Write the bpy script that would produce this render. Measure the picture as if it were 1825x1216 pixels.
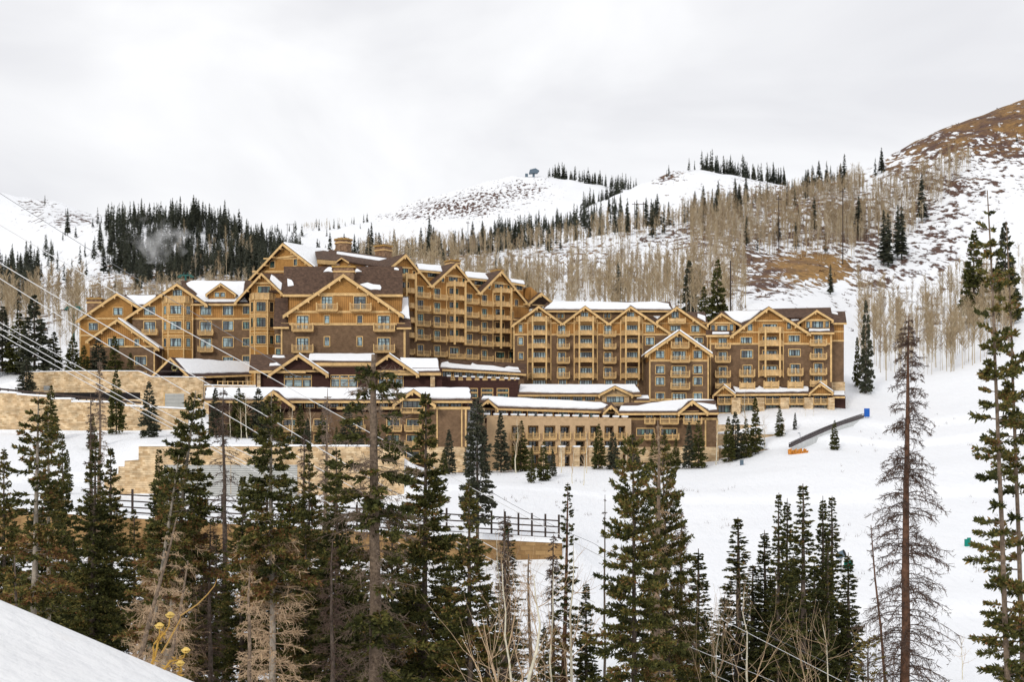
import bpy, math, random
import numpy as np
from mathutils import Vector
R = math.radians
sc = bpy.context.scene
COL = sc.collection
for o in list(bpy.data.objects): bpy.data.objects.remove(o)

# ------------------------------------------------------------------ camera
# level camera with a rising lens shift; photo pixel (px,py) at depth Y is
# X=(px-CX)*Y/F, Z=(HY-py)*Y/F with the eye at the origin
CX, HY, F = 912.5, 820.0, 2500.0
cd = bpy.data.cameras.new('camera'); cam = bpy.data.objects.new('camera', cd); COL.objects.link(cam)
cam.location = (0, 0, 0); cam.rotation_euler = (R(90), 0, 0)
cd.sensor_width = 36; cd.lens = F / 1825 * 36; cd.shift_y = (HY - 608) / 1825
cd.clip_start = .2; cd.clip_end = 9000
sc.camera = cam
# ------------------------------------------------------------------ sky, sun, exposure
SUN_EL, SUN_AZ = R(27), R(-155)          # azimuth from +Y, clockwise seen from above
world = bpy.data.worlds.new('World'); sc.world = world; world.use_nodes = True
nt = world.node_tree; nt.nodes.clear()
wo = nt.nodes.new('ShaderNodeOutputWorld')
sky = nt.nodes.new('ShaderNodeTexSky'); sky.sky_type = 'NISHITA'; sky.sun_disc = False
sky.sun_elevation = SUN_EL; sky.sun_rotation = SUN_AZ
b1 = nt.nodes.new('ShaderNodeBackground'); b1.inputs[1].default_value = .1
nt.links.new(sky.outputs[0], b1.inputs[0])
tc = nt.nodes.new('ShaderNodeTexCoord'); mp = nt.nodes.new('ShaderNodeMapping')
mp.inputs['Scale'].default_value = (1.0, 1.0, 2.0); mp.inputs['Location'].default_value = (3.1, .4, .75)
nz = nt.nodes.new('ShaderNodeTexNoise'); nz.inputs['Scale'].default_value = 4.2; nz.inputs['Detail'].default_value = 5
nz.inputs['Roughness'].default_value = .48; nz.inputs['Distortion'].default_value = .5
cr = nt.nodes.new('ShaderNodeValToRGB')
cr.color_ramp.elements[0].position = .38; cr.color_ramp.elements[0].color = (.755, .755, .78, 1)
cr.color_ramp.elements[1].position = .62; cr.color_ramp.elements[1].color = (.93, .93, .94, 1)
b2 = nt.nodes.new('ShaderNodeBackground'); b2.inputs[1].default_value = 1.0
mx = nt.nodes.new('ShaderNodeMixShader'); mx.inputs[0].default_value = .95
for a, b in ((tc.outputs['Generated'], mp.inputs[0]), (mp.outputs[0], nz.inputs[0]), (nz.outputs[0], cr.inputs[0]),
             (cr.outputs[0], b2.inputs[0]), (b1.outputs[0], mx.inputs[1]), (b2.outputs[0], mx.inputs[2]), (mx.outputs[0], wo.inputs[0])):
    nt.links.new(a, b)
sl = bpy.data.lights.new('sun', 'SUN'); sl.energy = 1.15; sl.angle = R(10); sl.color = (1, .955, .88)
so = bpy.data.objects.new('sun', sl); COL.objects.link(so)
sdir = Vector((math.sin(SUN_AZ) * math.cos(SUN_EL), math.cos(SUN_AZ) * math.cos(SUN_EL), math.sin(SUN_EL)))
so.rotation_euler = (-sdir).to_track_quat('-Z', 'Y').to_euler()
vs = sc.view_settings; vs.view_transform = 'Standard'; vs.look = 'None'; vs.gamma = 1; vs.exposure = .16; vs.use_curve_mapping = False
sc.cycles.use_denoising = True
sc.cycles.max_bounces = 6; sc.cycles.diffuse_bounces = 3; sc.cycles.glossy_bounces = 2; sc.cycles.transparent_max_bounces = 8
sc.cycles.volume_bounces = 5

# ------------------------------------------------------------------ materials
MATS = {}
def mat(name, col, rough=.8, var=.12, vscale=3.0, bump=None, spec=.25, col2=None, fac=None, coords='Object', attr=None):
    """col varied by noise; fac(nt, vec) -> socket mixing col..col2; bump(nt, vec) -> height socket"""
    m = bpy.data.materials.new(name); m.use_nodes = True; t = m.node_tree; N = t.nodes; L = t.links
    p = N['Principled BSDF']; p.inputs['Roughness'].default_value = rough
    p.inputs['Specular IOR Level'].default_value = spec
    tcn = N.new('ShaderNodeTexCoord'); vec = tcn.outputs[coords]
    base = N.new('ShaderNodeRGB'); base.outputs[0].default_value = (*col, 1); c = base.outputs[0]
    if col2 is not None:
        mm = N.new('ShaderNodeMix'); mm.data_type = 'RGBA'; mm.inputs[7].default_value = (*col2, 1)
        L.new(c, mm.inputs[6]); L.new(fac(t, vec), mm.inputs[0]); c = mm.outputs[2]
    if var:
        n = N.new('ShaderNodeTexNoise'); n.inputs['Scale'].default_value = vscale; n.inputs['Detail'].default_value = 4
        L.new(vec, n.inputs['Vector'])
        mr = N.new('ShaderNodeMapRange'); mr.inputs[1].default_value = .3; mr.inputs[2].default_value = .7
        mr.inputs[3].default_value = 1 - var; mr.inputs[4].default_value = 1 + var; L.new(n.outputs[0], mr.inputs[0])
        h = N.new('ShaderNodeHueSaturation'); L.new(mr.outputs[0], h.inputs['Value']); L.new(c, h.inputs['Color']); c = h.outputs[0]
    L.new(c, p.inputs['Base Color'])
    if bump:
        b = N.new('ShaderNodeBump'); b.inputs['Distance'].default_value = bump[1]; b.inputs['Strength'].default_value = bump[2] if len(bump) > 2 else 1
        L.new(bump[0](t, vec), b.inputs['Height']); L.new(b.outputs[0], p.inputs['Normal'])
    MATS[name] = m; return m
def math_n(t, op, a, b=None):
    n = t.nodes.new('ShaderNodeMath'); n.operation = op
    for i, v in enumerate((a, b)):
        if v is None: continue
        if isinstance(v, (int, float)): n.inputs[i].default_value = v
        else: t.links.new(v, n.inputs[i])
    return n.outputs[0]
def sep(t, vec):
    s = t.nodes.new('ShaderNodeSeparateXYZ'); t.links.new(vec, s.inputs[0]); return s.outputs
def stripes(axis, period, duty):
    def f(t, vec):
        s = sep(t, vec)[axis]
        return math_n(t, 'LESS_THAN', math_n(t, 'FRACT', math_n(t, 'DIVIDE', s, period)), duty)
    return f
def chev(period, duty, off=0):
    def f(t, vec):
        x, y, z = sep(t, vec)[:3]
        # tiled zig-zag so that neighbouring boards meet in a chevron
        q = math_n(t, 'PINGPONG', x, 3.2)
        return math_n(t, 'LESS_THAN', math_n(t, 'FRACT', math_n(t, 'DIVIDE', math_n(t, 'ADD', q, z), period)), duty)
    return f
def noise_f(scale, lo=.4, hi=.6, detail=4):
    def f(t, vec):
        n = t.nodes.new('ShaderNodeTexNoise'); n.inputs['Scale'].default_value = scale; n.inputs['Detail'].default_value = detail
        t.links.new(vec, n.inputs['Vector'])
        mr = t.nodes.new('ShaderNodeMapRange'); mr.inputs[1].default_value = lo; mr.inputs[2].default_value = hi
        t.links.new(n.outputs[0], mr.inputs[0]); return mr.outputs[0]
    return f
def brick_f(sx, row, width, mortar, out='Fac', axes='xz', soft=.2):
    def f(t, vec):
        s = sep(t, vec); c = t.nodes.new('ShaderNodeCombineXYZ')
        t.links.new(math_n(t, 'ADD', s[0], s[1]), c.inputs[0]); t.links.new(s[2], c.inputs[1])
        b = t.nodes.new('ShaderNodeTexBrick'); b.inputs['Scale'].default_value = sx; b.inputs['Row Height'].default_value = row
        b.inputs['Brick Width'].default_value = width; b.inputs['Mortar Size'].default_value = mortar; b.inputs['Mortar Smooth'].default_value = soft
        b.inputs['Color1'].default_value = (0, 0, 0, 1); b.inputs['Color2'].default_value = (1, 1, 1, 1); b.inputs['Mortar'].default_value = (.35, .35, .35, 1)
        t.links.new(c.outputs[0], b.inputs['Vector'])
        return b.outputs['Color' if out == 'Color' else 'Fac']
    return f
TRIM = (.64, .425, .19)
mat('siding', (.40, .20, .058), .75, .22, .55, col2=(.29, .138, .038), fac=stripes(0, .42, .22), bump=(stripes(0, .42, .22), .05))
mat('chevron_siding', (.44, .225, .062), .75, .12, 1.5, col2=(.29, .14, .038), fac=chev(.42, .25), bump=(chev(.42, .25), .04))
mat('shingle', (.215, .134, .078), .9, .2, 1.1, col2=(.165, .102, .058), fac=brick_f(1, .22, .35, .02, 'Color'), bump=(brick_f(1, .22, .35, .03), .04))
mat('dark_siding', (.068, .030, .023), .8, .15, 2.0, bump=(stripes(2, .3, .15), .04))
mat('trim', TRIM, .7, .2, 1.3)
mat('rail_wood', (.56, .375, .18), .7, .22, 1.3)
mat('roof_shingle', (.118, .070, .046), .85, .3, 1.5, col2=(.074, .043, .029), fac=brick_f(1, .3, .4, .03, 'Color'), bump=(brick_f(1, .3, .4, .03), .03))
mat('roof_metal', (.075, .045, .04), .6, .15, 2)
mat('sash', (.018, .02, .022), .5, 0)
mat('snow', (.86, .875, .90), .75, .03, 1.2, bump=(noise_f(2.5, 0, 1), .12, .6), spec=.3)
mat('stone', (.74, .57, .36), .9, .3, .7, col2=(.47, .31, .16), fac=brick_f(1, .34, .8, .025, 'Color'), bump=(brick_f(1, .34, .8, .03), .05))
mat('stucco', (.50, .345, .20), .9, .1, 1.5)
mat('block_wall', (.40, .25, .11), .9, .2, .8, col2=(.22, .125, .05), fac=brick_f(1, .5, 1.1, .03, 'Color'), bump=(brick_f(1, .5, 1.1, .03), .05))
mat('louvre', (.5, .5, .47), .6, .08, 1, col2=(.22, .23, .23), fac=stripes(2, .28, .3), bump=(stripes(2, .28, .3), .05))
mat('void_shade', (.012, .010, .010), .9, 0)  # near-black colour that paints the shade inside openings
mat('chimney_stone', (.30, .19, .115), .9, .3, 2.5, col2=(.17, .10, .06), fac=brick_f(1, .3, .6, .03, 'Color'))
mat('post_wood', (.055, .04, .034), .85, .25, 3)
mat('copper', (.42, .25, .07), .55, .2, 2)
# window glass: dark room, pale curtains and sky reflection painted in, varying per window
def glass_mat(name, dark, pale, lo):
    m = bpy.data.materials.new(name); m.use_nodes = True; t = m.node_tree; N = t.nodes; L = t.links
    p = N['Principled BSDF']; p.inputs['Roughness'].default_value = .06; p.inputs['Specular IOR Level'].default_value = .9; p.inputs['IOR'].default_value = 1.6
    oi = N.new('ShaderNodeObjectInfo'); g = N.new('ShaderNodeTexCoord')
    x, y, z = sep(t, g.outputs['Object'])[:3]
    nzn = N.new('ShaderNodeTexNoise'); nzn.noise_dimensions = '2D'; nzn.inputs['Scale'].default_value = .9; nzn.inputs['Detail'].default_value = 2
    cb = N.new('ShaderNodeCombineXYZ'); L.new(math_n(t, 'ADD', x, math_n(t, 'MULTIPLY', oi.outputs['Random'], 91)), cb.inputs[0])
    L.new(math_n(t, 'MULTIPLY', z, .25), cb.inputs[1]); L.new(cb.outputs[0], nzn.inputs['Vector'])
    mr = N.new('ShaderNodeMapRange'); mr.inputs[1].default_value = lo; mr.inputs[2].default_value = lo + .12; L.new(nzn.outputs[0], mr.inputs[0])
    mm = N.new('ShaderNodeMix'); mm.data_type = 'RGBA'; mm.inputs[6].default_value = (*dark, 1); mm.inputs[7].default_value = (*pale, 1)
    L.new(mr.outputs[0], mm.inputs[0]); L.new(mm.outputs[2], p.inputs['Base Color'])
    MATS[name] = m
glass_mat('glass', (.035, .055, .07), (.30, .42, .44), .43)
glass_mat('glass_dark', (.014, .02, .022), (.08, .19, .16), .52)

# ------------------------------------------------------------------ mesh helpers
def W(px, py, Y): return Vector(((px - CX) * Y / F, Y, (HY - py) * Y / F))
class MB:
    def __init__(s): s.V = []; s.F = []; s.M = []
    def face(s, pts, m=0):
        n = len(s.V); s.V += [tuple(p) for p in pts]; s.F.append(tuple(range(n, n + len(pts)))); s.M.append(m)
    def prism(s, pts, vec, m=0):
        """closed prism: polygon pts swept by vec"""
        n = len(s.V); k = len(pts); v = Vector(vec)
        s.V += [tuple(p) for p in pts] + [tuple(Vector(p) + v) for p in pts]
        s.F.append(tuple(range(n + k - 1, n - 1, -1))); s.F.append(tuple(range(n + k, n + 2 * k)))
        for i in range(k):
            j = (i + 1) % k; s.F.append((n + i, n + j, n + k + j, n + k + i))
        s.M += [m] * (k + 2); return s
    def box(s, x0, x1, y0, y1, z0, z1, m=0):
        return s.prism([(x0, y0, z0), (x1, y0, z0), (x1, y1, z0), (x0, y1, z0)], (0, 0, z1 - z0), m)
    def tube(s, pts, rads, k=6, m=0, cap=True):
        n0 = len(s.V); P = [Vector(p) for p in pts]
        for i, p in enumerate(P):
            d = (P[min(i + 1, len(P) - 1)] - P[max(i - 1, 0)]).normalized()
            a = d.orthogonal().normalized() if abs(d.z) > .9 else d.cross(Vector((0, 0, 1))).normalized()
            b = d.cross(a); r = rads[i] if hasattr(rads, '__len__') else rads
            for j in range(k):
                t = 2 * math.pi * j / k; s.V.append(tuple(p + (a * math.cos(t) + b * math.sin(t)) * r))
        for i in range(len(P) - 1):
            for j in range(k):
                q = (j + 1) % k; s.F.append((n0 + i * k + j, n0 + i * k + q, n0 + (i + 1) * k + q, n0 + (i + 1) * k + j)); s.M.append(m)
        if cap:
            s.F.append(tuple(range(n0 + k - 1, n0 - 1, -1))); e = n0 + (len(P) - 1) * k; s.F.append(tuple(range(e, e + k))); s.M += [m, m]
        return s
    def mesh(s, name, mats, smooth=False):
        me = bpy.data.meshes.new(name); me.from_pydata(s.V, [], s.F)
        for m in (mats if isinstance(mats, (list, tuple)) else [mats]): me.materials.append(MATS[m])
        if len(me.materials) > 1: me.polygons.foreach_set('material_index', s.M)
        if smooth: me.polygons.foreach_set('use_smooth', [True] * len(s.F))
        me.update(); return me
    def build(s, name, mats, parent=None, loc=(0, 0, 0), rz=0, smooth=False):
        return link(name, s.mesh(name, mats, smooth), parent, loc, rz)
def link(name, me, parent=None, loc=(0, 0, 0), rz=0):
    o = bpy.data.objects.new(name, me); COL.objects.link(o); o.location = loc
    if rz: o.rotation_euler = (0, 0, rz)
    if parent is not None: o.parent = parent
    return o
def tag(o, label=None, cat=None, group=None, kind=None):
    if label: o['label'] = label
    if cat: o['category'] = cat
    if group: o['group'] = group
    if kind: o['kind'] = kind
    return o
def np_mesh(name, V, Fq, mats, tint=None, mi=None, smooth=False):
    """V (n,3); Fq (m,k) with k 3 or 4"""
    me = bpy.data.meshes.new(name); V = np.asarray(V, np.float32); Fq = np.asarray(Fq, np.int32); k = Fq.shape[1]
    me.vertices.add(len(V)); me.vertices.foreach_set('co', V.ravel())
    me.loops.add(Fq.size); me.loops.foreach_set('vertex_index', Fq.ravel())
    me.polygons.add(len(Fq)); me.polygons.foreach_set('loop_start', np.arange(0, Fq.size, k, dtype=np.int32))
    try: me.polygons.foreach_set('loop_total', np.full(len(Fq), k, np.int32))
    except Exception: pass
    for m in (mats if isinstance(mats, (list, tuple)) else [mats]): me.materials.append(MATS[m])
    if mi is not None: me.polygons.foreach_set('material_index', np.asarray(mi, np.int32))
    if smooth: me.polygons.foreach_set('use_smooth', np.ones(len(Fq), bool))
    me.update(calc_edges=True)
    if tint is not None:
        a = me.attributes.new('tint', 'FLOAT', 'POINT'); a.data.foreach_set('value', np.asarray(tint, np.float32))
    return me
# ------------------------------------------------------------------ terrain
gx = np.arange(-1400, 3200, 8.0)                      # angular columns, in photo pixels
gy = np.unique(np.concatenate([np.arange(9, 130, 5), np.arange(130, 340, 3), [154.4, 155.25, 220.4, 221.6, 270.4, 271.4, 286.9, 288.1],
                               np.arange(340, 820, 8), np.arange(820, 1760, 15), np.arange(1800, 4600, 200)])).astype(float)
ZR = {  # depth: {px: Z}
 9: {0: -3.2}, 30: {0: -11}, 60: {0: -17, 1000: -18}, 100: {0: -16, 800: -18, 1100: -21},
 130: {0: -13.5, 700: -14.5, 1000: -17, 1150: -19.6, 1825: -20.6},
 154.4: {0: -10, 500: -11, 850: -11.6, 1000: -11.2, 1060: -12.4, 1200: -16.2, 1600: -16.8, 1825: -17},
 155.25: {0: -5.6, 200: -6.1, 600: -7.3, 1000: -8.7, 1060: -11.7, 1200: -15.4, 1600: -16, 1825: -16.3},
 178: {0: -5.5, 200: -6, 600: -7, 900: -7.4, 1000: -8.6, 1200: -12.4, 1600: -12.7, 1825: -12.7},
 220.4: {0: -3.5, 185: -4.5, 200: -6, 700: -6.2, 760: -5, 900: -4.6, 1000: -5.2, 1200: -7, 1400: -6.5, 1600: -5.8, 1825: -5},
 221.6: {0: -2.5, 180: -2.2, 225: -.2, 255: 2.0, 700: 1.9, 740: -1, 800: -4, 900: -4.3, 1000: -4.7, 1200: -6.3, 1400: -5.9, 1600: -5, 1825: -4},
 262: {0: 4.7, 330: 5, 450: 5, 520: 3, 780: -1.8, 900: -2, 1000: -1.3, 1200: -1.7, 1300: -1, 1400: 1, 1500: 2, 1600: 1.5, 1825: 3},
 270.4: {0: 5, 330: 5.2, 450: 5.3, 520: 3.3, 780: -1.2, 1000: -1.0, 1200: -1.1, 1300: 0, 1400: 2.8, 1500: 4, 1600: 2.5, 1825: 4.5},
 271.4: {0: 12.7, 100: 11.6, 200: 10.3, 345: 9.5, 400: 6, 500: 4, 800: 1, 1000: 0, 1200: 0, 1300: 1, 1400: 4.5, 1500: 6, 1600: 3.5, 1825: 6},
 286.9: {0: 13.4, 100: 12.6, 200: 11.2, 330: 10, 400: 10, 500: 8, 800: 4, 1000: 1, 1200: 1.5, 1300: 3, 1400: 6.2, 1500: 7.4, 1600: 5, 1825: 8},
 288.1: {0: 15.5, 45: 17, 365: 15.4, 450: 15.4, 800: 12, 900: 7, 1000: 2, 1200: 3, 1300: 4.3, 1400: 7.2, 1500: 8.3, 1600: 6, 1825: 9},
 300: {0: 18.5, 100: 18, 400: 15.6, 700: 14, 900: 8, 1000: 6, 1200: 6, 1280: 7.5, 1400: 9.7, 1505: 10, 1600: 8.5, 1825: 13},
 330: {0: 26, 400: 20, 700: 18, 1000: 20, 1200: 22, 1400: 20, 1530: 16, 1600: 15.5, 1825: 22},
 360: {0: 35, 400: 30, 700: 30, 1000: 33, 1200: 35, 1400: 32, 1500: 26, 1600: 24, 1700: 26, 1825: 34}}
PR = {  # depth: {px: py}
 420: {0: 560, 130: 550, 300: 540, 450: 530, 700: 540, 900: 560, 1000: 556, 1200: 552, 1300: 540, 1400: 540, 1500: 570, 1600: 610, 1700: 590, 1825: 560},
 500: {0: 520, 200: 510, 450: 500, 700: 500, 900: 525, 1000: 520, 1200: 515, 1300: 500, 1400: 500, 1500: 520, 1600: 540, 1700: 520, 1825: 490},
 600: {0: 500, 100: 500, 200: 470, 450: 475, 700: 480, 900: 480, 1000: 475, 1100: 470, 1200: 455, 1300: 430, 1400: 440, 1500: 440, 1600: 440, 1700: 410, 1825: 380},
 700: {0: 470, 100: 440, 170: 398, 250: 392, 350: 390, 400: 404, 450: 434, 500: 458, 600: 470, 700: 465, 900: 450, 1000: 440, 1100: 425, 1200: 410, 1300: 390, 1400: 385, 1500: 370, 1600: 350, 1700: 310, 1825: 270},
 800: {0: 430, 100: 410, 170: 404, 250: 404, 350: 402, 450: 445, 550: 470, 700: 462, 800: 450, 900: 448, 1000: 436, 1100: 420, 1200: 397, 1300: 370, 1400: 342, 1470: 320, 1560: 292, 1600: 270, 1700: 219, 1825: 165, 2100: 58},
 900: {0: 385, 100: 390, 200: 412, 400: 432, 600: 480, 800: 470, 1000: 455, 1200: 430, 1400: 375, 1500: 350, 1600: 320, 1825: 230, 2100: 130},
 1000: {-300: 300, 0: 344, 60: 350, 100: 355, 160: 371, 200: 382, 300: 420, 500: 450, 600: 450, 800: 440, 1000: 410, 1100: 402, 1200: 398, 1300: 385, 1400: 370, 1500: 365, 1600: 360, 1825: 300},
 1150: {0: 380, 200: 420, 500: 440, 600: 436, 800: 425, 950: 418, 1000: 398, 1040: 372, 1100: 340, 1160: 311, 1220: 291, 1280: 299, 1340: 311, 1400: 324, 1470: 340, 1600: 350, 1825: 340},
 1250: {0: 400, 400: 436, 600: 425, 700: 412, 800: 400, 900: 385, 1000: 375, 1100: 370, 1220: 340, 1400: 350, 1825: 345},
 1500: {0: 410, 400: 425, 480: 415, 530: 411, 600: 405, 700: 375, 800: 335, 880: 317, 950: 307, 1000: 314, 1060: 329, 1150: 342, 1300: 345, 1500: 350, 1825: 350},
 1720: {0: 440, 500: 440, 950: 380, 1825: 390}, 4600: {0: 790}}
ys = sorted(list(ZR) + list(PR)); rows = []
for y in ys:
    d = ZR.get(y) or PR[y]; k = sorted(d); v = np.interp(gx, k, [d[i] for i in k])
    if y in PR: v = (HY - v) * y / F
    rows.append(v)
rows = np.array(rows); GZ = np.empty((len(gy), len(gx)))
for j in range(len(gx)): GZ[:, j] = np.interp(gy, ys, rows[:, j])
def smooth(A, n, ax):
    k = np.ones(2 * n + 1) / (2 * n + 1); pad = [(0, 0), (0, 0)]; pad[ax] = (n, n)
    return np.apply_along_axis(lambda m: np.convolve(m, k, 'valid'), ax, np.pad(A, pad, mode='edge'))
S1 = smooth(smooth(GZ, 2, 0), 3, 1); S2 = smooth(GZ, 1, 1)
wgt = np.clip((gy - 330) / 40, 0, 1)[:, None]; wn = np.clip((125 - gy) / 30, 0, 1)[:, None]
GZ = S1 * np.maximum(wgt, wn) + S2 * (1 - np.maximum(wgt, wn))
S3 = smooth(smooth(GZ, 13, 0), 4, 1); wr_ = np.clip((gx - 1030) / 120, 0, 1)[None, :] * np.clip((345 - gy) / 20, 0, 1)[:, None] * np.clip((gy - 100) / 20, 0, 1)[:, None]
GZ = S3 * wr_ + GZ * (1 - wr_)
def vnoise(x, y, seed):
    rng = np.random.default_rng(seed); T = rng.random((256, 256)); xi = np.floor(x).astype(int); yi = np.floor(y).astype(int); fx = x - xi; fy = y - yi
    fx = fx * fx * (3 - 2 * fx); fy = fy * fy * (3 - 2 * fy); g = lambda a, b: T[a % 256, b % 256]
    return (g(xi, yi) * (1 - fx) + g(xi + 1, yi) * fx) * (1 - fy) + (g(xi, yi + 1) * (1 - fx) + g(xi + 1, yi + 1) * fx) * fy - .5
GXX = (gx[None, :] - CX) / F * gy[:, None]; GYY = np.repeat(gy[:, None], len(gx), 1)
amp = np.interp(gy, [9, 130, 330, 420, 800, 1500], [.3, .5, .45, 2.0, 4, 5])[:, None]
GZ += amp * (vnoise(GXX / 22, GYY / 22, 1) + .5 * vnoise(GXX / 9, GYY / 9, 2)) * np.where(GYY > 330, 1, .8)
GZ += np.clip((gx - 1050) / 150, 0, 1)[None, :] * np.clip((GYY - 135) / 30, 0, 1) * np.clip((285 - GYY) / 40, 0, 1) * (1.3 * vnoise(GXX / 26 + 7, GYY / 17, 21) + .5 * vnoise(GXX / 11, GYY / 8, 22))
GZ += np.clip((GYY - 420) / 300, 0, 1) * 6 * vnoise(GXX / 60, GYY / 60, 3)
def ground(x, y):
    x = np.atleast_1d(np.asarray(x, float)); y = np.atleast_1d(np.asarray(y, float))
    p = x / np.maximum(y, 1) * F + CX
    i = np.clip(np.searchsorted(gy, y) - 1, 0, len(gy) - 2); j = np.clip(((p - gx[0]) / 8).astype(int), 0, len(gx) - 2)
    fy = np.clip((y - gy[i]) / (gy[i + 1] - gy[i]), 0, 1); fx = np.clip((p - gx[j]) / 8, 0, 1)
    return (GZ[i, j] * (1 - fx) + GZ[i, j + 1] * fx) * (1 - fy) + (GZ[i + 1, j] * (1 - fx) + GZ[i + 1, j + 1] * fx) * fy
def g1(x, y): return float(ground(x, y)[0])
def gpx(px, Y): return g1((px - CX) * Y / F, Y)
# brush (bare ground with scrub) where the hillside really is bare
PY = HY - GZ / GYY * F; PX = np.repeat(gx[None, :], len(gy), 0)
BL = [(1770, 210, 150, 45, .90, .5), (1680, 260, 110, 24, .80, .4), (1790, 265, 60, 22, .75, .4), (1620, 300, 60, 22, .6, .6), (1440, 475, 90, 26, .95, .7), (1560, 505, 60, 16, .6, .5), (1370, 500, 50, 25, .75, .3), (1290, 500, 60, 30, .6, .3), (1340, 465, 60, 18, .72, .25), (1240, 520, 40, 30, .55, .2),
      (1500, 420, 110, 22, .72, .15), (1640, 380, 90, 30, .55, .1), (1680, 330, 110, 22, .62, .2), (1560, 470, 130, 50, .50, .1), (1650, 440, 100, 60, .47, .05), (1300, 420, 160, 36, .62, .35), (1450, 370, 140, 40, .66, .4),
      (820, 370, 75, 15, .62, 0), (880, 350, 60, 12, .55, 0), (745, 385, 60, 6, .55, 0), (930, 338, 40, 14, .5, 0), (1180, 312, 26, 10, .8, .3), (780, 455, 110, 14, .62, .5), (1000, 450, 120, 20, .45, .5), (870, 470, 160, 30, .4, .3),
      (1050, 490, 140, 40, .36, .4), (300, 500, 180, 30, .5, .5), (130, 390, 60, 14, .45, 0), (70, 365, 30, 12, .42, 0), (100, 520, 60, 40, .3, 0), (1650, 560, 90, 60, .32, .2), (60, 600, 90, 60, .4, .4)]
BRUSH = np.zeros_like(PY); gold = np.zeros_like(PY); far = np.clip((GYY - 345) / 30, 0, 1)
for bx, by, rx, ry, st, gd in BL:
    g = np.exp(-.5 * (((PX - bx) / rx) ** 2 + ((PY - by) / ry) ** 2)) * st * far
    gold = np.where(g > BRUSH, gd, gold); BRUSH = np.maximum(BRUSH, g)
gold = smooth(smooth(gold, 3, 0), 4, 1)
nr, nc = GZ.shape; idx = np.arange(nr * nc).reshape(nr, nc)
Q = np.stack([idx[:-1, :-1], idx[:-1, 1:], idx[1:, 1:], idx[1:, :-1]], -1).reshape(-1, 4)
def ground_mat():
    m = bpy.data.materials.new('ground_snow'); m.use_nodes = True; t = m.node_tree; N = t.nodes; L = t.links; p = N['Principled BSDF']
    p.inputs['Roughness'].default_value = .8; p.inputs['Specular IOR Level'].default_value = .25
    g = N.new('ShaderNodeNewGeometry'); pos = g.outputs['Position']
    a1 = N.new('ShaderNodeAttribute'); a1.attribute_name = 'brush'; a2 = N.new('ShaderNodeAttribute'); a2.attribute_name = 'gold'
    def nz(s, d, stretch=None):
        n = N.new('ShaderNodeTexNoise'); n.inputs['Scale'].default_value = s; n.inputs['Detail'].default_value = d; n.inputs['Roughness'].default_value = .62
        if stretch:
            mp = N.new('ShaderNodeMapping'); mp.inputs['Scale'].default_value = stretch; L.new(pos, mp.inputs[0]); L.new(mp.outputs[0], n.inputs['Vector'])
        else: L.new(pos, n.inputs['Vector'])
        return n.outputs[0]
    n1 = nz(.26, 6, (1.2, .4, .9)); v = math_n(t, 'ADD', math_n(t, 'SUBTRACT', a1.outputs['Fac'], .5), math_n(t, 'MULTIPLY', math_n(t, 'SUBTRACT', n1, .5), 2.6))
    mr = N.new('ShaderNodeMapRange'); mr.inputs[1].default_value = -.06; mr.inputs[2].default_value = .1; L.new(v, mr.inputs[0])
    fac = math_n(t, 'MULTIPLY', mr.outputs[0], math_n(t, 'GREATER_THAN', a1.outputs['Fac'], .06))
    b = N.new('ShaderNodeMix'); b.data_type = 'RGBA'; b.inputs[6].default_value = (.095, .05, .035, 1); b.inputs[7].default_value = (.27, .15, .045, 1)
    mr2 = N.new('ShaderNodeMapRange'); mr2.inputs[1].default_value = .3; mr2.inputs[2].default_value = .75
    L.new(math_n(t, 'ADD', math_n(t, 'MULTIPLY', math_n(t, 'SUBTRACT', nz(.07, 5), .5), 1.6), a2.outputs['Fac']), mr2.inputs[0]); L.new(mr2.outputs[0], b.inputs[0])
    hv = N.new('ShaderNodeHueSaturation'); L.new(b.outputs[2], hv.inputs['Color']); mr3 = N.new('ShaderNodeMapRange'); mr3.inputs[1].default_value = .3; mr3.inputs[2].default_value = .7
    mr3.inputs[3].default_value = .5; mr3.inputs[4].default_value = 1.5; L.new(nz(.6, 5), mr3.inputs[0]); L.new(mr3.outputs[0], hv.inputs['Value'])
    s = N.new('ShaderNodeMix'); s.data_type = 'RGBA'; s.inputs[6].default_value = (.83, .85, .885, 1); s.inputs[7].default_value = (.88, .89, .91, 1); L.new(nz(.12, 5), s.inputs[0])
    c = N.new('ShaderNodeMix'); c.data_type = 'RGBA'; L.new(fac, c.inputs[0]); L.new(s.outputs[2], c.inputs[6]); L.new(hv.outputs[0], c.inputs[7]); L.new(c.outputs[2], p.inputs['Base Color'])
    bp = N.new('ShaderNodeBump'); bp.inputs['Distance'].default_value = .5; bp.inputs['Strength'].default_value = .8
    L.new(math_n(t, 'ADD', math_n(t, 'ADD', nz(.35, 7, (1, .6, 1)), math_n(t, 'MULTIPLY', nz(.9, 4, (1, .07, 1)), .7)), math_n(t, 'MULTIPLY', fac, .8)), bp.inputs['Height']); L.new(bp.outputs[0], p.inputs['Normal'])
    MATS['ground_snow'] = m
ground_mat()
me = np_mesh('ground', np.stack([GXX, GYY, GZ], -1).reshape(-1, 3), Q, 'ground_snow', smooth=True)
for nm, arr in (('brush', BRUSH), ('gold', gold)):
    a = me.attributes.new(nm, 'FLOAT', 'POINT'); a.data.foreach_set('value', arr.astype(np.float32).ravel())
tag(link('ground', me), kind='structure')
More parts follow.
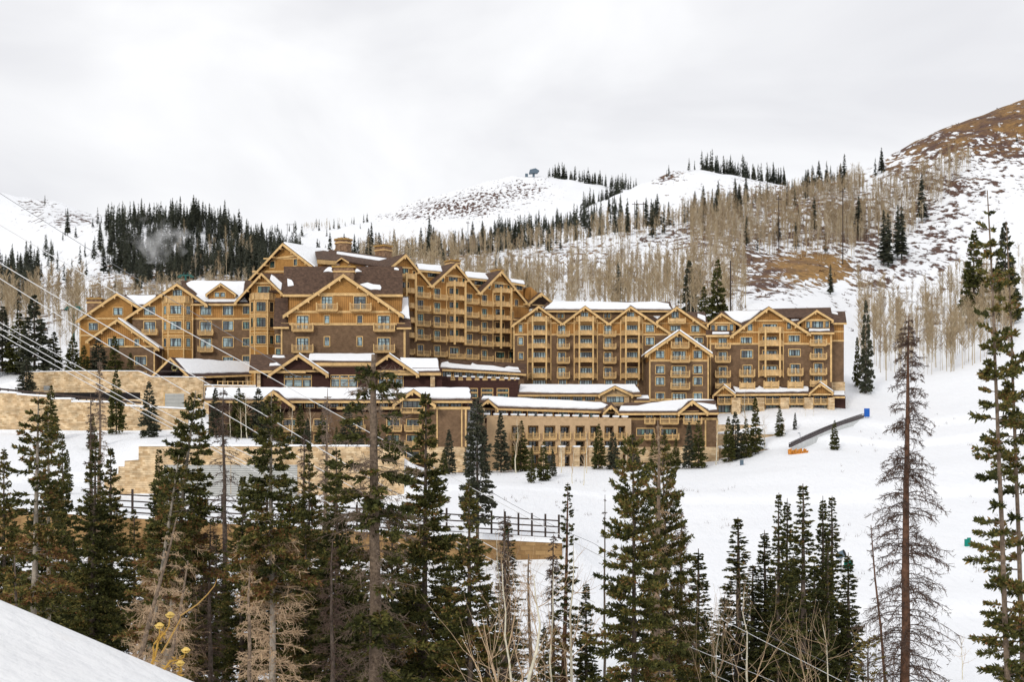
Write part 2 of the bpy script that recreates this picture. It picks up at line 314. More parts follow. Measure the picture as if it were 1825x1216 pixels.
# ploughed roadside bank the photographer stands on
bx = np.linspace(-9, 9, 120); by = np.linspace(-6, 10.5, 110); BX, BY = np.meshgrid(bx, by)
crest = -.80 - .42 * (BX + 1.15) ; crest = np.where(BX > .6, -1.62, np.maximum(np.minimum(crest, .55), -1.62))
BZ = crest - .03 * np.clip(5 - BY, 0, 9) ** 1.5 - .42 * np.clip(BY - 5, 0, 9) ** 1.35
BZ = np.where(BY < 2, np.minimum(BZ, -1.62 + .25 * np.clip(BY, -1, 2) * 0), BZ); BZ = np.where(BY < 3.2, BZ * np.clip((BY - 1.2) / 2, 0, 1) + -1.66 * (1 - np.clip((BY - 1.2) / 2, 0, 1)), BZ)
BZ += .06 * vnoise(BX * 1.6, BY * 1.6, 5) + .025 * vnoise(BX * 6, BY * 6, 6)
mat('bank_snow', (.85, .855, .865), .8, .08, .9, col2=(.64, .60, .56), fac=noise_f(2.2, .62, .8, 6), bump=(noise_f(9, 0, 1, 6), .03), coords='Object')
i2 = np.arange(BX.size).reshape(BX.shape)
tag(link('snow_bank', np_mesh('snow_bank', np.stack([BX, BY, BZ], -1).reshape(-1, 3), np.stack([i2[:-1, :-1], i2[:-1, 1:], i2[1:, 1:], i2[1:, :-1]], -1).reshape(-1, 4), 'bank_snow', smooth=True)), kind='structure')
# ------------------------------------------------------------------ building kit
MC = {}      # shared meshes of windows and balconies
rnd = random.Random(7)
class Bld:
    """a wing with its own facade plane from A=(px,Y) to B=(px,Y); local x along the facade, y into the house, z up"""
    def __init__(s, name, label, A, B, pyb, cat='building'):
        a = W(A[0], pyb, A[1]); b = W(B[0], HY, B[1]); s.A = Vector((a.x, a.y, 0)); s.z0 = a.z
        s.ang = math.atan2(b.y - a.y, b.x - a.x); s.ex = Vector((math.cos(s.ang), math.sin(s.ang), 0)); s.ey = Vector((-s.ex.y, s.ex.x, 0))
        s.root = link(name, None, None, (a.x, a.y, s.z0), s.ang); tag(s.root, label, cat)
    def loc(s, p):
        q = Vector(p) - s.A; return Vector((q.dot(s.ex), q.dot(s.ey), p[2] - s.z0))
    def at(s, px, py, d=0):
        """local point on the plane d metres in front of the facade"""
        r = Vector(((px - CX) / F, 1, (HY - py) / F)); t = (s.A.dot(s.ey) - d) / r.dot(s.ey)
        return s.loc(r * t)
    def atY(s, px, py, Y): return s.loc(W(px, py, Y))
    def onplane(s, px, py, p0, n):
        o = s.loc((0, 0, 0)); d = s.loc(Vector(((px - CX) / F, 1, (HY - py) / F)) * 100) - o
        return o + d * ((Vector(p0) - o).dot(n) / d.dot(n))
    def part(s, name, mb, m, parent=None, smooth=False): return mb.build(name, m, parent or s.root, smooth=smooth)
    def wall(s, l, r, t, b, m, d=0, back=10, name='wall', parent=None):
        p = s.at(l, t, d); q = s.at(r, b, d); return s.part(name, MB().box(p.x, q.x, -d, back, q.z, p.z), m, parent)
    def trim(s, l, r, y, h=.36, d=0, y2=None, m='trim', name='trim_band', pr=.09):
        p = s.at(l, y, d); q = s.at(r, y if y2 is None else y2, d)
        s.part(name, MB().prism([(p.x, -d - pr, p.z - h / 2), (q.x, -d - pr, q.z - h / 2), (q.x, -d - pr, q.z + h / 2), (p.x, -d - pr, p.z + h / 2)], (0, pr - .004, 0)), m)
    def vtrim(s, x, t, b, w=.3, d=0, m='trim', name='corner_board', pr=.11):
        p = s.at(x, t, d); q = s.at(x, b, d); s.part(name, MB().box(p.x - w / 2, p.x + w / 2, -d - pr, -d - .004, q.z, p.z), m)
    def gable(s, P, L, Rr, wt=None, d=0, back=9, ov=.9, th=.32, barge=.62, m='chevron_siding', wl=None, wr=None, beam=None, brackets=True, roofm='roof_shingle', eave=.7, snow=None):
        """gable: peak and two eave ends in photo pixels on the bargeboard plane; wall below down to py wt"""
        D = d + ov; p, l, r = (s.at(*q, D) for q in (P, L, Rr)); roofs = []
        for k, e in ((-1, l), (1, r)):
            rf = s.part('roof_slope', MB().prism([(p.x, -D, p.z), (e.x, -D, e.z), (e.x, -D, e.z - th), (p.x, -D, p.z - th)], (0, D + back, 0)), roofm)
            a, b = Vector((p.x, 0, p.z - .13)), Vector((e.x, 0, e.z - .13))
            s.part('bargeboard', MB().prism([(a.x, -D - .12, a.z), (b.x, -D - .12, b.z), (b.x, -D - .12, b.z - barge), (a.x, -D - .12, a.z - barge)], (0, .115, 0)), 'trim', rf)
            if brackets:
                n = max(1, int(abs(p.x - e.x) / 2.4))
                for i in range(n + 1):
                    f = .06 + .86 * i / max(n, 1); c = a.lerp(b, f)
                    if i == 0 and k == 1: continue
                    s.part('bracket', MB().box(c.x - .13, c.x + .13, -D - .2, -d, c.z - barge - .32, c.z - barge + .06), 'trim', rf)
            if snow and snow[0 if k < 0 else 1]:
                th2 = snow[0 if k < 0 else 1]; f0 = .02
                q0 = Vector((p.x, 0, p.z)).lerp(Vector((e.x, 0, e.z)), f0); q1 = Vector((p.x, 0, p.z)).lerp(Vector((e.x, 0, e.z)), .985)
                mb = MB(); mb.prism([(q0.x, -D + .05, q0.z + .01), (q1.x, -D + .05, q1.z + .01), (q1.x, -D + .12, q1.z + th2), (q0.x, -D + .12, q0.z + th2)], (0, D + back - .6, 0))
                s.part('snow_cover', mb, 'snow', rf)
            roofs.append(rf)
        if wt is not None:
            zb = s.at(P[0], wt, d).z; sl = (p.z - l.z) / (p.x - l.x); sr = (r.z - p.z) / (r.x - p.x)
            xl = l.x + eave if wl is None else s.at(wl, wt, d).x; xr = r.x - eave if wr is None else s.at(wr, wt, d).x
            top = p.z - th - .01; zl = top - sl * (p.x - xl); zr = top + sr * (xr - p.x); pts = [(xl, -d, zb), (xr, -d, zb)]
            if zr > zb + .05: pts.append((xr, -d, zr))
            pts.append((p.x, -d, top))
            if zl > zb + .05: pts.append((xl, -d, zl))
            s.part('gable_wall', MB().prism(pts, (0, d + back - .4, 0)), m)
            if beam is not None:
                z = s.at(P[0], beam, d).z; h = p.z - th - z; x0 = p.x - h / sl; x1 = p.x + h / -sr
                s.part('tie_beam', MB().box(x0, x1, -d - .3, -d - .004, z - .18, z + .18), 'trim')
        return roofs
    def slope(s, c4, th=.3, m='roof_shingle', fascia=True, fz=.38, name='roof_slope'):
        """c4: eave-left, eave-right, ridge-right, ridge-left as local points"""
        a, b, c, e = [Vector(v) for v in c4]; n = (b - a).cross(e - a).normalized()
        if n.z < 0: n = -n
        rf = s.part(name, MB().prism([a, b, c, e], -n * th), m)
        if fascia:
            dn = Vector((0, 0, -1)); f = (a - e); f.z = 0; f.normalize()
            s.part('fascia', MB().prism([a + f * .03 + dn * .1, b + f * .03 + dn * .1, b + f * .03 + dn * (.1 + fz), a + f * .03 + dn * (.1 + fz)], f * .1), 'trim', rf)
        return rf, a, n
    def snow(s, roof, poly, th=.26, jit=.12, seed=0):
        """poly in photo pixels lying on the roof plane, or local points"""
        rf, p0, n = roof; rr = random.Random(seed + len(poly) * 13); pts = []
        P = [s.onplane(*q, p0, n) if len(q) == 2 else Vector(q) for q in poly]
        for i in range(len(P)):
            a, b = P[i], P[(i + 1) % len(P)]; k = max(2, int((b - a).length / 1.1)); t = (b - a).normalized().cross(n)
            pts += [a.lerp(b, j / k) + t * rr.uniform(-jit, jit) for j in range(k)]
        c = sum(pts, Vector()) / len(pts); m = MB(); k = len(pts)
        def inset(p, w):
            v = (c - p); l = v.length; return p + v * min(w / max(l, .01), .3)
        th *= .62
        rings = [[p + n * .01 for p in pts], [p + n * (th * .6) for p in pts], [inset(p, .16) + n * (th * rr.uniform(.9, 1.12)) for p in pts]]
        for r in rings: m.V += [tuple(p) for p in r]
        for q in range(2):
            for i in range(k):
                j = (i + 1) % k; m.F.append((q * k + i, q * k + j, (q + 1) * k + j, (q + 1) * k + i)); m.M.append(0)
        m.F.append(tuple(range(2 * k, 3 * k))); m.M.append(0)
        s.part('snow_cover', m, 'snow', rf)
    # -------- windows and balconies share meshes by size
    def window_at(s, x, y, z, w, h, n=2, rz=0, g='glass', trim='trim'):
        w = max(.5, round(w * 5) / 5); h = max(.5, round(h * 5) / 5); key = ('w', w, h, n, trim)
        if key not in MC:
            c = .15; f = MB(); f.box(-w / 2 - c, -w / 2, -.12, 0, -c, h + c); f.box(w / 2, w / 2 + c, -.12, 0, -c, h + c); f.box(-w / 2, w / 2, -.12, 0, h, h + c + .03); f.box(-w / 2, w / 2, -.16, 0, -c, 0)
            q = MB(); e = .12; q.box(-w / 2, -w / 2 + e, -.09, -.01, 0, h); q.box(w / 2 - e, w / 2, -.09, -.01, 0, h); q.box(-w / 2 + e, w / 2 - e, -.09, -.01, h - e, h); q.box(-w / 2 + e, w / 2 - e, -.09, -.01, 0, e)
            for i in range(1, n):
                x0 = -w / 2 + w * i / n; q.box(x0 - .075, x0 + .075, -.10, -.012, e, h - e)
            if h > 1.2: q.box(-w / 2 + e, w / 2 - e, -.08, -.012, h * .72 - .04, h * .72 + .04)
            gl = MB(); gl.face([(-w / 2 + .02, -.035, .02), (w / 2 - .02, -.035, .02), (w / 2 - .02, -.035, h - .02), (-w / 2 + .02, -.035, h - .02)])
            MC[key] = (f.mesh('window', trim), q.mesh('sash', 'sash'), [gl.mesh('glass', 'glass'), gl.mesh('glass', 'glass_dark')])
        f, q, gl = MC[key]; o = link('window', f, s.root, (x, y, z), rz); link('sash', q, o); link('glass', gl[0 if g == 'glass' else 1], o)
    def window(s, l, t, r, b, n=2, d=0, g='glass', trim='trim'):
        p = s.at(l, t, d); q = s.at(r, b, d); s.window_at((p.x + q.x) / 2, -d, q.z, q.x - p.x, p.z - q.z, n, 0, g, trim)
    def windows(s, lst, n=2, d=0, g='glass'):
        for w in lst: s.window(*w[:4], n=w[4] if len(w) > 4 else n, d=d, g=g)
    def balcony(s, l, r, t, b, d=0, proj=1.3, style='open'):
        p = s.at(l, t, d + proj); q = s.at(r, b, d + proj); w = round((q.x - p.x) * 4) / 4; h = max(.9, min(1.5, round((p.z - q.z) * 5) / 5)); key = ('b', w, h, proj, style); x = w / 2
        if key not in MC:
            sl = MB().box(-x, x, -proj, -.005, 0, .2); sl.box(-x + .1, x - .1, -proj + .1, -.01, -.14, 0)
            rl = MB(); z0, z1 = .3, h
            for (a, b_, c, e) in ((-x + .04, x - .04, -proj + .03, -proj + .09), (-x + .04, -x + .1, -proj + .09, -.02), (x - .1, x - .04, -proj + .09, -.02)):
                rl.box(a, b_, c, e, z1 - .1, z1); rl.box(a, b_, c, e, z0, z0 + .1)
                if style == 'solid': rl.box(a + .004, b_ - .004, c + .005, e - .005, z0 + .1, z1 - .1)
                else:
                    ln = max(b_ - a, e - c); k = int(ln / .2)
                    for i in range(k):
                        f = (i + .5) / k
                        if b_ - a > e - c: rl.box(a + ln * f - .035, a + ln * f + .035, c + .01, e - .01, z0 + .1, z1 - .1)
                        else: rl.box(a + .01, b_ - .01, c + ln * f - .035, c + ln * f + .035, z0 + .1, z1 - .1)
            po = MB().box(-.1, .1, -.1, .1, 0, h + .22)
            k = 3 if w < 4.5 else 4; ps = [(-x + .06 + (2 * x - .12) * i / (k - 1), -proj - .02) for i in range(k)]
            MC[key] = (sl.mesh('balcony', 'trim'), rl.mesh('railing', 'rail_wood'), po.mesh('post', 'trim'), ps)
        sl, rl, po, ps = MC[key]; o = link('balcony', sl, s.root, ((p.x + q.x) / 2, -d, q.z)); link('railing', rl, o)['kind'] = 'stuff'
        for c in ps: link('post', po, o, (c[0], c[1], 0))
    def tower(s, l, r, levels, d=0, proj=2.0, bot=None, top=None):
        """stacked bay balconies with chamfered sides, joined by full-height posts"""
        for i, (t, b) in enumerate(levels):
            p = s.at(l, t, d); q = s.at(r, b, d); w = round((q.x - p.x) * 4) / 4; h = max(.9, min(1.7, round((p.z - q.z) * 5) / 5)); x = w / 2; c = w * .2; key = ('t', w, h, proj)
            if key not in MC:
                plan = [(-x, -.005), (-x + c, -proj), (x - c, -proj), (x, -.005)]
                sl = MB().prism([(a, b2, 0) for a, b2 in plan], (0, 0, .22)); rl = MB(); bt = MB()
                for j in range(3):
                    a, b2 = Vector((*plan[j], 0)), Vector((*plan[j + 1], 0)); u = (b2 - a); ln = u.length; u.normalize(); nn = Vector((u.y, -u.x, 0))
                    a2 = a + u * .05 - nn * .02; b3 = b2 - u * .05 - nn * .02
                    rl.prism([a2 + Vector((0, 0, .22)), b3 + Vector((0, 0, .22)), b3 - nn * .08 + Vector((0, 0, .22)), a2 - nn * .08 + Vector((0, 0, .22))], (0, 0, h - .3))
                    rl.prism([a2 + nn * .05 + Vector((0, 0, h - .075)), b3 + nn * .05 + Vector((0, 0, h - .075)), b3 - nn * .13 + Vector((0, 0, h - .075)), a2 - nn * .13 + Vector((0, 0, h - .075))], (0, 0, .12))
                    k = max(2, int(ln / .9))
                    for i2 in range(k + 1):
                        cc = a + u * (.1 + (ln - .2) * i2 / k) + nn * .03
                        bt.prism([cc - u * .06 - nn * .045, cc + u * .06 - nn * .045, cc + u * .06 + nn * .06, cc - u * .06 + nn * .06], (0, 0, h + .12))
                MC[key] = (sl.mesh('bay_balcony', 'trim'), rl.mesh('parapet', 'rail_wood'), bt.mesh('batten', 'trim'))
            sl, rl, bt = MC[key]; o = link('bay_balcony', sl, s.root, ((p.x + q.x) / 2, -d, q.z)); link('parapet', rl, o); link('batten', bt, o)['kind'] = 'stuff'
            if i == 0: zt = q.z; xc = (p.x + q.x) / 2; W0 = w
        zb = q.z - (.1 if bot is None else 0)
        if bot is not None: zb = s.at(l, bot, d).z
        for k in (-1, 1):
            for xx, yy in ((k * (W0 / 2 - W0 * .2 - .03), -d - proj - .03),):
                s.part('tower_post', MB().box(xc + xx - .17, xc + xx + .17, yy - .15, yy + .19, zb, zt + 1.2), 'trim')
            s.part('corner_board', MB().box(xc + k * W0 / 2 - .12, xc + k * W0 / 2 + .12, -d - .2, -d - .004, zb, zt + .6), 'trim')
    def bay(s, l, r, t, b, d=0, proj=1.5, m='chevron_siding', rows=(), n=3, g='glass', side=True):
        p = s.at(l, t, d); q = s.at(r, b, d); x0, x1 = p.x, q.x; c = (x1 - x0) * .24
        plan = [(x0, -d), (x0 + c, -d - proj), (x1 - c, -d - proj), (x1, -d)]
        by = s.part('bay', MB().prism([(a, b2, q.z) for a, b2 in plan], (0, 0, p.z - q.z)), m)
        for a, b2 in plan: s.part('corner_board', MB().box(a - .13, a + .13, b2 - .1, b2 + .1, q.z, p.z - .01), 'trim', by)
        for (wt, wb) in rows:
            zt, zb = s.at(l, wt, d + proj).z, s.at(l, wb, d + proj).z
            s.window_at((x0 + x1) / 2, -d - proj, zb, (x1 - x0 - 2 * c) * .72, zt - zb, n, 0, g)
            if side:
                for k, xx in ((-1, x0 + c / 2), (1, x1 - c / 2)):
                    a = math.atan2(proj, c) * k; s.window_at(xx, -d - proj / 2, zb, min(1.0, math.hypot(c, proj) * .5), zt - zb, 1, a, g)
            for zz in (zt + .55, zb - .5):
                pl2 = [(a + (-.06 if i < 2 else .06), b2 - (.07 if 0 < i < 3 else 0), zz - .12) for i, (a, b2) in enumerate(plan)]
                s.part('belt_course', MB().prism(pl2, (0, 0, .24)), 'trim', by)
        return by
    def chimney(s, l, r, t, b, Y, dep=3, oct_=False):
        p = s.atY(l, t, Y); q = s.atY(r, b, Y); cx, cy = (p.x + q.x) / 2, p.y + dep / 2; hw = (q.x - p.x) / 2
        def ring(k): 
            if oct_: return [(cx + hw * k * math.cos(math.pi / 8 + i * math.pi / 4), cy + hw * k * math.sin(math.pi / 8 + i * math.pi / 4)) for i in range(8)]
            return [(cx - hw * k, cy - dep / 2 * k), (cx + hw * k, cy - dep / 2 * k), (cx + hw * k, cy + dep / 2 * k), (cx - hw * k, cy + dep / 2 * k)]
        H = p.z - q.z; zt = p.z
        ch = s.part('chimney', MB().prism([(a, b2, q.z - 3) for a, b2 in ring(.88)], (0, 0, H + 3 - .3)), 'chimney_stone')
        s.part('chimney_cap', MB().prism([(a, b2, zt - .3) for a, b2 in ring(1.05)], (0, 0, .3)), 'copper', ch)
        s.part('chimney_band', MB().prism([(a, b2, zt - H * .45) for a, b2 in ring(.98)], (0, 0, .3)), 'trim', ch)
        for i, (a, b2) in enumerate(ring(.5)): s.part('flue_block', MB().box(a - .25, a + .25, b2 - .25, b2 + .25, zt + .003, zt + .3), 'chimney_stone', ch)
        return ch
def z4(z, ox, oy, k): return (ox + z[0] / k, oy + z[1] / k)
# ------------------------------------------------------------------ the hotel, wing by wing
# --- left wing
b = Bld('hotel_wing', 'ochre gabled hotel wing with two tall bay window columns behind the stone terrace', (135, 301), (500, 301), 690)
b.gable((209, 521), (135, 571), (262, 555), 690, d=-1.5, back=12, ov=1, wl=142, wr=236, m='chevron_siding')
b.window(202, 548, 219, 562, 2, d=-1.5); b.window(158, 575, 175, 589, 2, d=-1.5); b.window(190, 600, 208, 616, 2, d=-1.5)
b.trim(143, 236, 568, d=-1.5); b.vtrim(143, 572, 690, d=-1.5); b.trim(143, 236, 598, d=-1.5)
b.wall(236, 345, 568.5, 690, 'shingle', d=0, back=11)
b.wall(345, 447, 568.5, 690, 'shingle', d=-.8, back=10)
b.wall(345, 447, 540, 568.4, 'siding', d=-.8, back=10, name='upper_siding')
b.gable((315, 504), (216, 570), (370, 542), 568.4, d=0, back=13, wl=236, wr=345, m='siding', ov=1.1)
b.trim(236, 345, 568.5); b.trim(345, 447, 568.5, d=-.8)
b.bay(290, 343, 534, 690, rows=((545, 560), (573, 588), (603, 618)))
b.tower(289, 344, ((530, 541),), proj=1.75, bot=541)
b.window(308, 517, 325, 530, 3)
b.windows([(257, 547, 277, 562, 2), (257, 574, 277, 592, 2)]); b.balcony(253, 280, 588, 596)
b.windows([(357, 546, 377, 562), (397, 546, 416, 562), (357, 574, 377, 592), (397, 573, 416, 589), (357, 604, 377, 622), (397, 603, 416, 619), (397, 636, 416, 650)], d=-.8)
b.balcony(352, 380, 588, 597, d=-.8); b.balcony(352, 380, 618, 627, d=-.8)
b.windows([(433, 546, 445, 560), (433, 573, 446, 587), (433, 603, 446, 617), (433, 634, 446, 648)], d=-.8, g='glass_dark')
rf = b.slope([b.at(330, 541, .2), b.at(447, 541, .2), b.at(447, 500, -9), b.at(322, 500, -9)])
b.snow(rf, [(334, 538), (440, 538), (433, 522), (437, 502), (340, 501), (331, 506), (352, 525)], seed=1)
b.gable((393, 504), (366, 524), (421, 524), 533, d=-1.2, back=4, ov=.7, eave=.5, m='siding', barge=.42)
b.windows([(383, 521, 391, 530, 1), (393, 521, 401, 530, 1)], d=-1.2)
rf = b.slope([b.at(222, 545, -4), b.at(290, 545, -4), b.at(292, 525, -10), b.at(222, 525, -10)], fascia=False)
b.snow(rf, [(226, 543), (272, 543), (278, 527), (226, 527)], seed=2)
b.gable((466, 485), (417, 539), (504, 522), 690, d=.6, back=12, wl=447, wr=500, m='siding', ov=1.1, beam=505)
b.wall(447, 500, 568.5, 690, 'shingle', d=.55, back=10)
b.bay(446, 490, 532, 690, d=.6, rows=((539, 555), (567, 583), (598, 613)), g='glass_dark', proj=1.7)
b.tower(445, 491, ((524, 536),), d=.6, proj=1.95, bot=536)
b.window(460, 511, 481, 524, 3, d=.6, g='glass_dark')
rf = b.slope([b.at(479, 520, 1.2), b.at(505, 520, 1.2), b.at(505, 487, -5), b.at(468, 487, -5)], fascia=False)
b.snow(rf, [(480, 500), (500, 518), (503, 505), (484, 490)], seed=3)
b.chimney(153, 181, 531, 552, 309)
# small front gable beside the spruces
b.gable((209, 567), (152, 607), (284, 621), 690, d=3.5, back=6, wl=160, wr=276, m='siding', ov=1.0, snow=(0, .3))
b.wall(160, 276, 618, 700, 'shingle', d=3.55, back=3)
b.trim(160, 276, 618, d=3.6); b.windows([(240, 604, 248, 618, 1), (241, 636, 261, 651, 2), (193, 604, 221, 617, 3), (247, 663, 261, 672, 2)], d=3.6); b.vtrim(275, 622, 690, d=3.6)
# --- tall central block with the great gable, behind
b = Bld('hotel_block', 'tall central hotel block with the highest gable and octagonal chimney', (440, 315), (560, 303), 640)
b.gable((504, 432), (441, 500), (562, 477), 640, d=0, back=14, wl=447, wr=556, m='chevron_siding', ov=1.2, beam=459, snow=(0, .28))
b.windows([(482, 467, 490, 477, 1), (524, 462, 530, 473, 1)], g='glass_dark'); b.trim(450, 548, 484); b.trim(470, 540, 461, h=.3)
# long roofs behind
rf = b.slope([b.atY(565, 462, 300), b.atY(696, 472, 312), b.atY(690, 458, 325), b.atY(560, 441, 318)], fz=.9)
b.snow(rf, [(600, 453), (690, 467), (690, 462), (600, 449)], seed=5); b.snow(rf, [(567, 445), (585, 448), (583, 443), (565, 442)], seed=6)
b.part('wall', MB().prism([b.atY(566, 465, 301), b.atY(695, 475, 313), b.atY(695, 560, 313), b.atY(566, 560, 301)], (0, 8, 0)), 'siding')
b.chimney(586, 628, 426, 445, 322, 5, True)
base = b.atY(607, 448, 325); k = [(base.x + 3.3 * math.cos(i * math.pi / 4 + .39), base.y + 3.3 * math.sin(i * math.pi / 4 + .39), base.z - 3) for i in range(8)]
mb = MB(); n0 = [(p[0] * .25 + base.x * .75, p[1] * .25 + base.y * .75, base.z + 1.6) for p in k]
for i in range(8): mb.face([k[i], k[(i + 1) % 8], n0[(i + 1) % 8], n0[i]]); 
mb.face([(p[0], p[1], p[2]) for p in k]); mb.face(n0); b.part('cupola_roof', mb, 'copper')
b.chimney(666, 697, 438, 460, 327)
b.gable((609, 458), (598, 466), (622, 466), 480, d=4, back=6, barge=.3, brackets=False, eave=.3)
rf = b.slope([b.atY(596, 478, 294), b.atY(664, 478, 294), b.atY(640, 464, 302), b.atY(604, 464, 302)], fascia=False)
b.snow(rf, [(604, 475), (656, 476), (640, 468), (610, 467)], seed=7)
# --- central front block
b = Bld('hotel_block', 'broad brown shingled hotel block with dark brown roof and one wide front gable', (501, 281), (722, 281), 655)
b.wall(501, 722, 578.6, 660, 'shingle', back=14)
b.wall(514, 711, 560, 578.5, 'siding', back=14, name='upper_siding')
b.gable((612, 487), (504, 561), (720, 561), 560, d=0, back=8, ov=1.1, wl=514, wr=711, m='siding', barge=.7)
P = b.at(612, 492, 0); Lq, Rq = b.at(566, 524, 0), b.at(658, 524, 0)
b.part('gable_panel', MB().prism([(Lq.x, -.05, Lq.z), (Rq.x, -.05, Rq.z), (P.x, -.05, P.z)], (0, .046, 0)), 'chevron_siding')
b.trim(558, 664, 525, h=.55, pr=.2); b.trim(514, 711, 556, h=.45); b.trim(501, 722, 578, h=.45); b.vtrim(502, 582, 660); b.vtrim(721, 582, 660, w=.4)
rf = b.slope([b.at(504, 524, -1.2), b.at(718, 524, -1.2), b.at(717, 475, -9), b.at(506, 475, -9)], fz=.5)
b.snow(rf, [(513, 511), (524, 509), (520, 500), (513, 497)], seed=8); b.snow(rf, [(642, 507), (660, 518), (679, 517), (676, 510), (655, 504)], seed=9, jit=.35)
b.snow(rf, [(577, 484), (592, 486), (592, 478), (584, 477)], seed=10, jit=.3); b.snow(rf, [(632, 486), (643, 485), (640, 480), (632, 480)], seed=11, jit=.3); b.snow(rf, [(703, 481), (711, 482), (709, 478), (703, 478)], seed=12)
rf2 = b.slope([b.at(717.5, 476, -9.1), b.at(505.5, 476, -9.1), b.at(512, 510, -15), b.at(712, 510, -15)], fascia=False)
b.wall(515, 716, 525, 560, 'siding', d=-2.2, back=13, name='upper_siding')
b.chimney(592, 632, 474, 499, 284.5, 2.5)
for l, r, bl, br in ((573, 593, 564, 601), (631, 652, 624, 661)): b.window(l, 529, r, 552, 3); b.balcony(bl, br, 542, 554, d=0, proj=1.5)
for l, r, bl, br in ((529, 550, 520, 558), (673, 695, 666, 703)):
    b.window(l, 563, r, 588, 3); b.balcony(bl, br, 578, 590, proj=1.5); b.window(l, 602, r, 626, 3); b.balcony(bl, br, 616, 628, proj=1.5)
b.windows([(578, 563, 587.5, 579), (636.5, 563, 646, 579), (578, 601, 587.5, 617), (636.5, 601, 646, 617)], n=1)
rf = b.slope([b.at(487, 582, .8), b.at(515, 582, .8), b.at(513, 531, -6), b.at(490, 531, -6)])
rf = b.slope([b.at(707, 583, .8), b.at(733, 583, .8), b.at(728, 528, -6), b.at(708, 528, -6)])
b.snow(rf, [(710, 566), (730, 569), (727, 531), (710, 530)], seed=13, th=.35)
b.wall(489, 501, 582, 660, 'shingle', d=-1, back=10); b.windows([(492, 597, 500, 612, 1), (492, 622, 500, 636, 1)], d=-1, g='glass_dark')
# --- receding wing
b = Bld('hotel_wing', 'tall hotel wing of three peaked gables lined with balconies, turned aside from the lawn', (700, 293), (946, 311), 690)
K = lambda x, y: (680 + x / 4.864, 430 + y / 4.864)
def kz(q): return K(q[0], q[1]) + K(q[2], q[3])
A_, B_, C_ = K(435, 380), K(855, 440), K(1270, 535)
lo = b.at(*A_, 0).z
pl, pr_ = b.at(700, 600), b.at(943, 600); mid = b.at(*K(700, 633)).z
b.part('wall', MB().box(pl.x, pr_.x, 0, 12, b.at(880, 700).z, mid), 'shingle')
b.part('upper_siding', MB().box(pl.x, pr_.x, 0, 12, mid + .001, b.at(*K(1270, 545)).z), 'siding')
zb = b.at(*K(1270, 545)).z + .002
def gab(P, L, Rr, wl, wr, **kw):
    n = b.gable(K(*P), K(*L), K(*Rr), None, d=0, back=12, ov=1.0, eave=0, **kw); D = 1.0
    p, l, r = b.at(*K(*P), D), b.at(*K(*L), D), b.at(*K(*Rr), D); xl, xr = b.at(wl, 600).x, b.at(wr, 600).x
    t = p.z - .34; sl = (p.z - l.z) / (p.x - l.x); sr = (r.z - p.z) / (r.x - p.x)
    b.part('gable_wall', MB().prism([(xl, 0, zb), (xr, 0, zb), (xr, 0, max(zb + .1, t + sr * (xr - p.x))), (p.x, 0, t), (xl, 0, max(zb + .1, t - sl * (p.x - xl)))], (0, 11.6, 0)), 'siding')
    z = p.z - 2.9; b.part('tie_beam', MB().box(p.x - 2.0, p.x + 2.0, -.3, -.004, z - .15, z + .15), 'trim')
gab((210, 105), (80, 215), (435, 378), 700, 768); gab((645, 185), (435, 378), (855, 440), 768.2, 855.5); gab((1040, 250), (855, 440), (1270, 533), 855.7, 940)
gab((1385, 440), (1272, 533), (1500, 540), 940.2, 946)
for x0, x1, y0, y1, e0, e1 in ((310, 535, 200, 262, 375, 500), (730, 935, 268, 330, 780, 900), (1120, 1245, 332, 372, 1150, 1235)):
    P0, P1 = b.at(*K(x0, y1 - 18), -1.5), b.at(*K(x1, y1 + 4), -1.5); P3, P2 = b.at(*K(x0 - 10, y0), -7), b.at(*K(x1 - 10, y0 + 18), -7)
    rf = b.slope([P0, P1, P2, P3]); b.snow(rf, [P0.lerp(P1, .03), P0.lerp(P1, .95), P3.lerp(P2, .95), P3.lerp(P2, .03)], seed=x0, th=.4)
    q0, q1 = P0, P1; b.part('dormer_wall', MB().box(q0.x, q1.x, 2.2, 9, q0.z - 4.5, min(q0.z, q1.z) - .3), 'siding')
    w0, w1 = b.at(*K(e0, y1 + 15), -2.2), b.at(*K(e1, y1 + 55), -2.2); b.window_at((w0.x + w1.x) / 2, 2.2, w1.z, (w1.x - w0.x) * .6, 1.4, 3, 0, 'glass_dark')
rf = b.slope([b.at(*K(1215, 520), -.4), b.at(*K(1275, 525), -.4), b.at(*K(1320, 420), -8), b.at(*K(1240, 400), -8)], fascia=False); b.snow(rf, [K(1225, 455), K(1275, 515), K(1300, 480), K(1240, 410)], seed=41)
b.trim(*(K(280, 0)[0], 942), K(0, 610)[1], y2=K(0, 690)[1], h=.4)
b.trim(K(300, 0)[0], 942, K(0, 488)[1], y2=K(0, 570)[1], h=.3)
for c in (((310, 360), (305, 425), ((390, 440, 490), (510, 560, 607), (635, 688, 737), (760, 808, 857), (895, 945, 995))),
          ((455, 505), (452, 570), ((410, 455, 508), (530, 580, 630), (655, 700, 750), (775, 825, 872), (905, 955, 1003))),
          ((735, 785), (730, 845), ((455, 500, 545), (570, 618, 662), (690, 738, 782), (808, 855, 902), (930, 980, 1028))),
          ((868, 912), (865, 970), ((470, 515, 562), (588, 635, 680), (703, 752, 797), (820, 868, 912), (945, 995, 1042)))):
    for t, bt, bb in c[2]:
        b.window(*K(c[0][0], t), *K(c[0][1], bb - 12), 2, g='glass_dark'); p0, p1 = K(c[1][0], bt), K(c[1][1], bb); b.balcony(p0[0], p1[0], p0[1], p1[1], proj=1.4)
